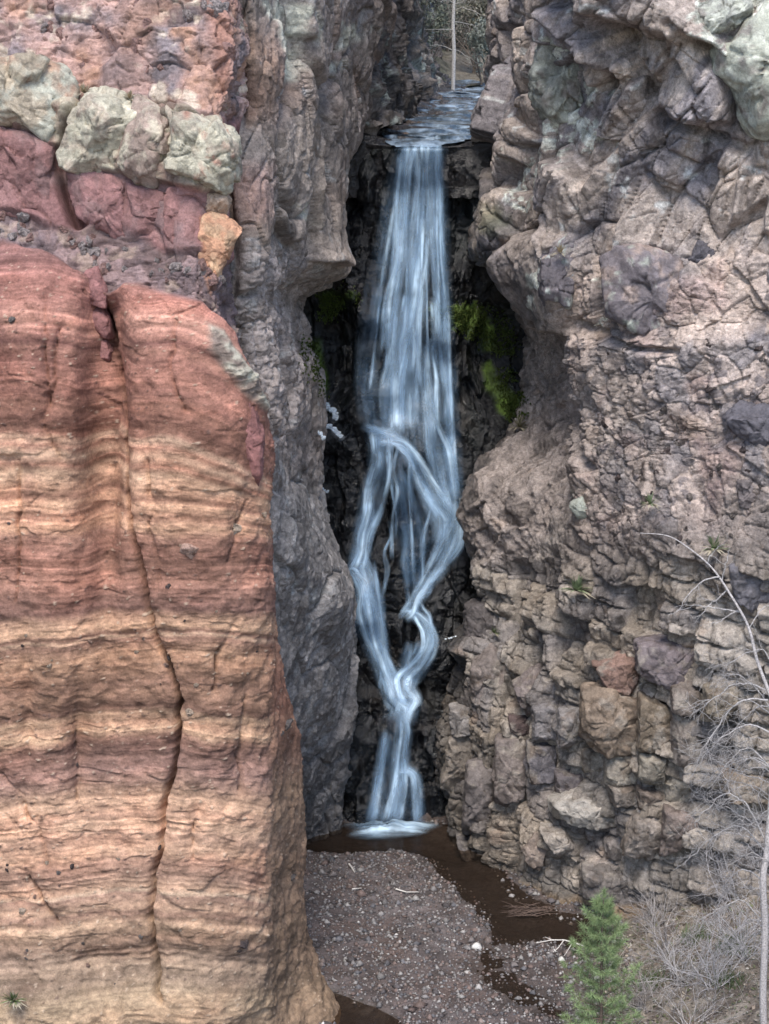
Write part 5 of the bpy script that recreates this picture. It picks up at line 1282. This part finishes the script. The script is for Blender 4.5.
limb([(708, 562), (710, 548), (706, 532)], .014, 41.8, 1)
limb([(720, 577), (704, 578), (692, 590), (682, 602)], .02, 41.7, 2)
limb([(727, 590), (714, 602), (704, 610), (694, 612)], .018, 41.7, 2)
limb([(740, 612), (720, 610), (700, 610), (684, 620)], .02, 41.6, 2)
limb([(738, 610), (722, 622), (708, 636)], .016, 41.6, 2)
limb([(748, 630), (760, 610), (772, 595)], .016, 41.5, 2)
for (pts, r) in [([(765, 690), (745, 682), (724, 690), (700, 712)], .03), ([(768, 700), (740, 700), (716, 716), (694, 745)], .028), ([(775, 735), (748, 725), (722, 740), (704, 770)], .03),
                 ([(772, 770), (752, 750), (736, 760), (716, 790)], .026), ([(765, 840), (748, 806), (728, 800), (706, 826)], .03), ([(764, 850), (742, 826), (716, 838), (692, 870)], .03),
                 ([(762, 880), (744, 868), (726, 880), (708, 920)], .026), ([(770, 660), (760, 650), (740, 655), (716, 668)], .022), ([(776, 720), (760, 690), (742, 668), (722, 660)], .02),
                 ([(762, 920), (740, 900), (716, 900), (690, 905)], .024), ([(764, 860), (770, 830), (760, 800), (766, 770)], .02), ([(763, 830), (738, 812), (706, 800)], .02)]:
    limb(pts, r*.8, 40.6+random.uniform(-.3, .6), 16)
for k in range(26):
    y0 = random.uniform(650, 960); x0 = random.uniform(765, 800); L_ = random.uniform(30, 75); a = random.uniform(-.9, 1.1)
    limb([(x0, y0), (x0-L_*.4, y0-L_*.3*math.cos(a)), (x0-L_*.8, y0-L_*.2*math.cos(a)+L_*.3*a), (x0-L_*1.15, y0+L_*.7*a)], random.uniform(.009, .018), random.uniform(40, 42), 9)

def shrub(px, py, Y, h_, n, label, colr, spread=.55, group='leafless shrubs on the bank', lev=2, droop=.0, name='bare_shrub'):
    x, y, _ = at(px, py, Y); z = gz(x, y); mb = MB()
    for k in range(n):
        a = random.uniform(0, 6.28); e = random.uniform(.35, 1.45)
        grow(mb, (random.gauss(0, .08), random.gauss(0, .08), -.05), (math.cos(a)*math.cos(e), math.sin(a)*math.cos(e), math.sin(e)), h_*random.uniform(.6, 1.1), .018, lev, colr, droop, 4, spread, .18, 6)
    o = mb.build(name, M_TWIG); o.location = (x, y, z); return tag(o, label, 'shrub', group)
def gxy(px, py):   # point of the bank under a bearing
    best = None
    for y in np.arange(38, 56, .15):
        x, _, z = at(px, py, y)
        if gz(x, y) >= z: return x, y, gz(x, y)
    return (*ground_y(px, py)[:2], 0)
for px, py, h_, n, lb, cl in [(668, 955, 1.9, 12, 'widest leafless grey shrub in the middle of the bank', (160, 152, 150)), (716, 990, 1.7, 11, 'leafless grey shrub close to the pale trunk', (166, 160, 160)), (640, 1010, 1.3, 9, 'low leafless shrub right behind the pine', (150, 140, 134)),
                              (735, 900, 2.2, 12, 'leafless shrub high on the bank under the tree limbs', (172, 166, 168)), (690, 1030, 1.5, 10, 'leafless shrub at the bottom edge of the bank', (150, 142, 138)), (700, 880, 1.6, 9, 'leafless shrub against the foot of the right wall', (158, 150, 150)), (745, 960, 1.8, 12, 'leafless shrub directly beside the pale trunk', (176, 170, 170)), (680, 985, 1.5, 12, 'pale leafless shrub between the pine and the trunk', (178, 172, 170)), (725, 860, 2.0, 12, 'topmost leafless shrub under the arching limbs', (172, 166, 166)), (655, 925, 1.4, 10, 'leafless shrub at the corner where the wall meets the bank', (162, 154, 150))]:
    x, y, z = gxy(px, py); mbx = MB()
    for k in range(int(n*1.5)):
        a = random.uniform(0, 6.28); e = random.uniform(.3, 1.45)
        grow(mbx, (random.gauss(0, .1), random.gauss(0, .1), -.05), (math.cos(a)*math.cos(e), math.sin(a)*math.cos(e), math.sin(e)), h_*random.uniform(.6, 1.1), .016, 2, cl, .03, 4, .6, .2, 6)
    o = mbx.build('bare_shrub', M_TWIG); o.location = (x, y, z); tag(o, lb, 'shrub', 'leafless shrubs on the bank')

# leaf litter, dead twigs and grass on the bank
mb = MB(); r3 = np.random.default_rng(9)
for k in range(9000):
    x = r3.uniform(4.8, 13); y = r3.uniform(37, 52); z = gz(x, y)
    if z < .12: continue
    C = np.array([x, y, z+.02]); cl = [(176, 160, 138), (150, 130, 110), (128, 106, 88), (190, 182, 170), (112, 118, 76)][r3.integers(5) if r3.random() < .9 else 4]
    cc = lin(cl)*r3.uniform(.6, 1.2)
    if k % 3:
        a = r3.uniform(0, 6.28); s_ = r3.uniform(.03, .08); A_ = np.array([math.cos(a), math.sin(a), r3.uniform(-.3, .5)])*s_; B_ = np.array([-math.sin(a), math.cos(a), r3.uniform(-.4, .4)])*s_*.6
        mb.add([C-A_, C+B_, C+A_+np.array([0, 0, .02]), C-B_], [[0, 1, 2, 3]], (*cc, 0))
    else:
        a = r3.uniform(0, 6.28); l_ = r3.uniform(.15, .6); D = np.array([math.cos(a), math.sin(a), r3.uniform(-.1, .9)])*l_
        mb.tube([C, C+D*.5+np.array([0, 0, .03]), C+D], [.008, .006, .003], 3, (*cc, 0))
o = mb.build('leaf_litter', M_LEAF, smooth=False); tag(o, 'dry leaves, grass and twigs strewn over the bank', 'litter', None, 'stuff')
for px, py, lb in ((738, 950, 'green weeds near the pale trunk'), (655, 985, 'green weeds to the right of the pine'), (700, 940, 'green weeds between the leafless shrubs'), (730, 985, 'lowest green weeds beside the pale trunk')):
    x, y, z = gxy(px, py); mbx = MB()
    for k in range(260):
        p = np.array([r3.normal(0, .28), r3.normal(0, .25), 0]); d = np.array([r3.normal(0, .3), r3.normal(0, .3), 1])*r3.uniform(.12, .4); w_ = np.array([r3.normal(0, 1), r3.normal(0, 1), 0])*.012
        mbx.add([p-w_, p+w_, p+d], [[0, 1, 2]], (*(lin((104, 126, 74))*r3.uniform(.6, 1.2)), 0))
    o = mbx.build('weeds', M_LEAF, smooth=False); o.location = (x, y, z); tag(o, lb, 'weed', 'patches of green weeds on the bank')

# ---- the young pine
tipw = at(604, 893, 42.0)
pz = gz(tipw[0], tipw[1]); pn = empty('pine_tree', (tipw[0], tipw[1], pz)); tag(pn, 'young bushy green pine at the bottom edge beside the channel', 'tree')
Hp = tipw[2]-pz
mb = MB(); mb.tube([(0, 0, -.1), (.03, 0, Hp*.4), (-.02, .02, Hp*.75), (0, 0, Hp)], [.055, .042, .025, .008], 7, (*lin([104, 86, 72]), 0)); mb.build('trunk', M_TWIG, pn)
mbb = MB(); mbn = MB()
def tuft(C, d, n, L_, tone):
    d = d/np.linalg.norm(d)
    a = r3.normal(0, 1, (n, 3)); a += d*1.1; a /= np.linalg.norm(a, axis=1, keepdims=True)
    w_ = np.cross(a, r3.normal(0, 1, (n, 3))); w_ /= np.linalg.norm(w_, axis=1, keepdims=True); w_ *= .0055
    o_ = C+d*r3.uniform(-.1, .08, (n, 1)); T = o_+a*L_*r3.uniform(.7, 1.1, (n, 1))
    V = np.stack([o_-w_, o_+w_, T], 1).reshape(-1, 3)
    cc = np.repeat(tone[None]*r3.uniform(.65, 1.3, (n, 1)), 3, 0)
    mbn.add(V, np.arange(3*n).reshape(-1, 3), np.concatenate([cc, np.zeros((3*n, 1))], 1))
gt = lin([122, 146, 84])*1.25
z = .5; tuft(np.array([0, 0, Hp-.02]), np.array([0, 0, 1.]), 130, .17, gt)
lv = 0
while z < Hp-.15:
    f = (Hp-z)/Hp; Lb = min(1.05, .16+1.25*f**.85)
    nb = 5
    for k in range(nb):
        a = lv*1.1+k*6.283/nb+random.uniform(-.3, .3); l_ = Lb*random.uniform(.45, 1.15); rise = random.uniform(.25, .6)+.5*(1-f)
        P_ = [np.array([0, 0, z])]
        for q in range(1, 6):
            s_ = q/5; P_.append(np.array([math.cos(a)*l_*s_, math.sin(a)*l_*s_, z+l_*(rise*s_*s_*.8-.05*s_)]))
        mbb.tube(P_, np.linspace(.016, .006, 6), 4, (*lin([112, 92, 76]), 0))
        for q in range(2, 6):
            d = P_[q]-P_[q-1]; tuft(P_[q], d, 66 if q == 5 else 26, .2, gt*random.uniform(.8, 1.2))
            if q in (3, 4):
                sd = np.cross(d, (0, 0, 1.)); sd /= np.linalg.norm(sd)
                for sg in (-1, 1):
                    E = P_[q]+sd*sg*l_*.22+d*.3; mbb.tube([P_[q], E], [.008, .005], 3, (*lin([112, 92, 76]), 0)); tuft(E, sd*sg+d, 46, .19, gt*random.uniform(.8, 1.2))
    z += random.uniform(.26, .42); lv += 1
mbb.build('branch', M_TWIG, pn); mbn.build('needles', M_LEAF, pn, smooth=False)

# ================================================================== UPSTREAM TREES AND SHRUBS
def bush(px, py, Y, rx, rz, tone, label, n=1500, name='bush', zb=None):
    C = np.array(at(px, py, Y)); base = np.array([C[0], C[1], (zs(Y)+.2) if zb is None else zb]); e = empty(name, base); tag(e, label, 'bush', 'bushes along the creek above the falls')
    mb = MB(); cr = C-base
    for k in range(7):
        grow(mb, (random.gauss(0, .1), random.gauss(0, .1), 0), cr+np.array([random.gauss(0, rx*.6), random.gauss(0, rx*.4), random.gauss(0, rz*.4)]), np.linalg.norm(cr)*random.uniform(.8, 1.15), .05, 2, (112, 100, 90), 0, 3, .6, .15)
    mb.build('stem', M_TWIG, e)
    mb = MB(); cl = [r3.normal(0, 1, 3) for _ in range(26)]; cl = [c_/np.linalg.norm(c_)*r3.uniform(.4, 1.0)*np.array([rx, rx*.8, rz]) for c_ in cl]
    for k in range(n):
        c_ = cl[r3.integers(len(cl))]; p = cr+c_+r3.normal(0, 1, 3)*np.array([rx, rx, rz])*.17
        a = r3.normal(0, 1, 3); a /= np.linalg.norm(a); b_ = np.cross(a, r3.normal(0, 1, 3)); b_ /= np.linalg.norm(b_); s_ = r3.uniform(.05, .11)
        mb.add([p-a*s_, p+b_*s_*.5, p+a*s_, p-b_*s_*.5], [[0, 1, 2, 3]], (*(lin(tone)*r3.uniform(.5, 1.3)), 0))
    mb.build('foliage', M_LEAF, e, smooth=False)
for a in [(424, 26, 80, 1.0, 1.3, (132, 140, 120), 'grey green bush leaning over the left creek bank'), (446, 14, 88, 1.4, 1.0, (120, 122, 108), 'wide dull bush at the top behind the thin trunk'), (478, 10, 84, 1.0, .9, (140, 138, 116), 'olive bush at the top right of the gorge'),
          (487, 42, 80, .7, .9, (146, 156, 144), 'pale lichen green bush beside the far creek bend'), (468, 44, 90, .9, .7, (110, 116, 100), 'dark low bush between the thin trunk and the pale bush'), (408, -4, 76, 1.0, 1.0, (126, 130, 114), 'bush cut by the top edge left of the gorge'), (440, 50, 90, .8, .5, (128, 114, 96), 'brown low bush at the far end of the creek')]:
    bush(*a)
tr_ = empty('bare_tree', ptz(453, 79, zs(79)+.1)); bl2 = np.array(tr_.location); tag(tr_, 'thin grey leafless trunk beside the creek above the falls', 'tree')
mb = MB(); Wt = np.array([ptz(453, 79, zs(79)), at(454, 50, 79), at(453, 25, 79), at(454, 0, 79), at(455, -50, 79), at(454, -110, 79)])-bl2
mb.tube(Wt, [.09, .085, .08, .07, .05, .02], 6, (*lin([176, 172, 170]), 0)); mb.build('trunk', M_TWIG, tr_)
for k in range(14):
    mb = MB(); tq = random.uniform(.8, 4.8); iq = int(tq); q = Wt[iq]*(1-tq+iq)+Wt[iq+1]*(tq-iq); grow(mb, q, (random.choice([-1, 1]), random.uniform(-1, 1), .3), random.uniform(.7, 1.8), .025, 2, (150, 146, 140), .04, 3)
    mb.build('branch', M_TWIG, tr_)
# ================================================================== LIGHT, SKY, CAMERA
w = bpy.data.worlds.new('World'); sc.world = w; w.use_nodes = True
nt = w.node_tree; bg = nt.nodes['Background']
sky = nt.nodes.new('ShaderNodeTexSky'); sky.sky_type = 'NISHITA'; sky.sun_disc = False
SUN_EL, SUN_AZ = math.radians(58), math.radians(186)   # azimuth measured from +Y clockwise
sky.sun_elevation = SUN_EL; sky.sun_rotation = SUN_AZ
nt.links.new(sky.outputs[0], bg.inputs[0]); bg.inputs[1].default_value = .095
sd = bpy.data.lights.new('sun', 'SUN'); sd.energy = 1.5; sd.angle = math.radians(24); sd.color = (1, .93, .84)
so = bpy.data.objects.new('sun', sd); COL.objects.link(so)
dv = Vector((math.sin(SUN_AZ)*math.cos(SUN_EL), math.cos(SUN_AZ)*math.cos(SUN_EL), math.sin(SUN_EL)))
so.rotation_euler = dv.to_track_quat('Z', 'Y').to_euler()
so.location = (0, 20, 60)
cd = bpy.data.cameras.new('camera'); co = bpy.data.objects.new('camera', cd); COL.objects.link(co)
co.location = (0, 0, HC); co.rotation_euler = (math.radians(75), 0, 0)
cd.sensor_fit = 'VERTICAL'; cd.sensor_height = 36; cd.lens = FPX/1024*36; cd.clip_end = 1000; cd.clip_start = .5
sc.camera = co
sc.view_settings.view_transform = 'Standard'; sc.view_settings.look = 'None'; sc.view_settings.gamma = 1; sc.view_settings.exposure = 1.66
sc.render.engine = 'CYCLES'
sc.cycles.max_bounces = 8; sc.cycles.transparent_max_bounces = 24; sc.cycles.use_denoising = True
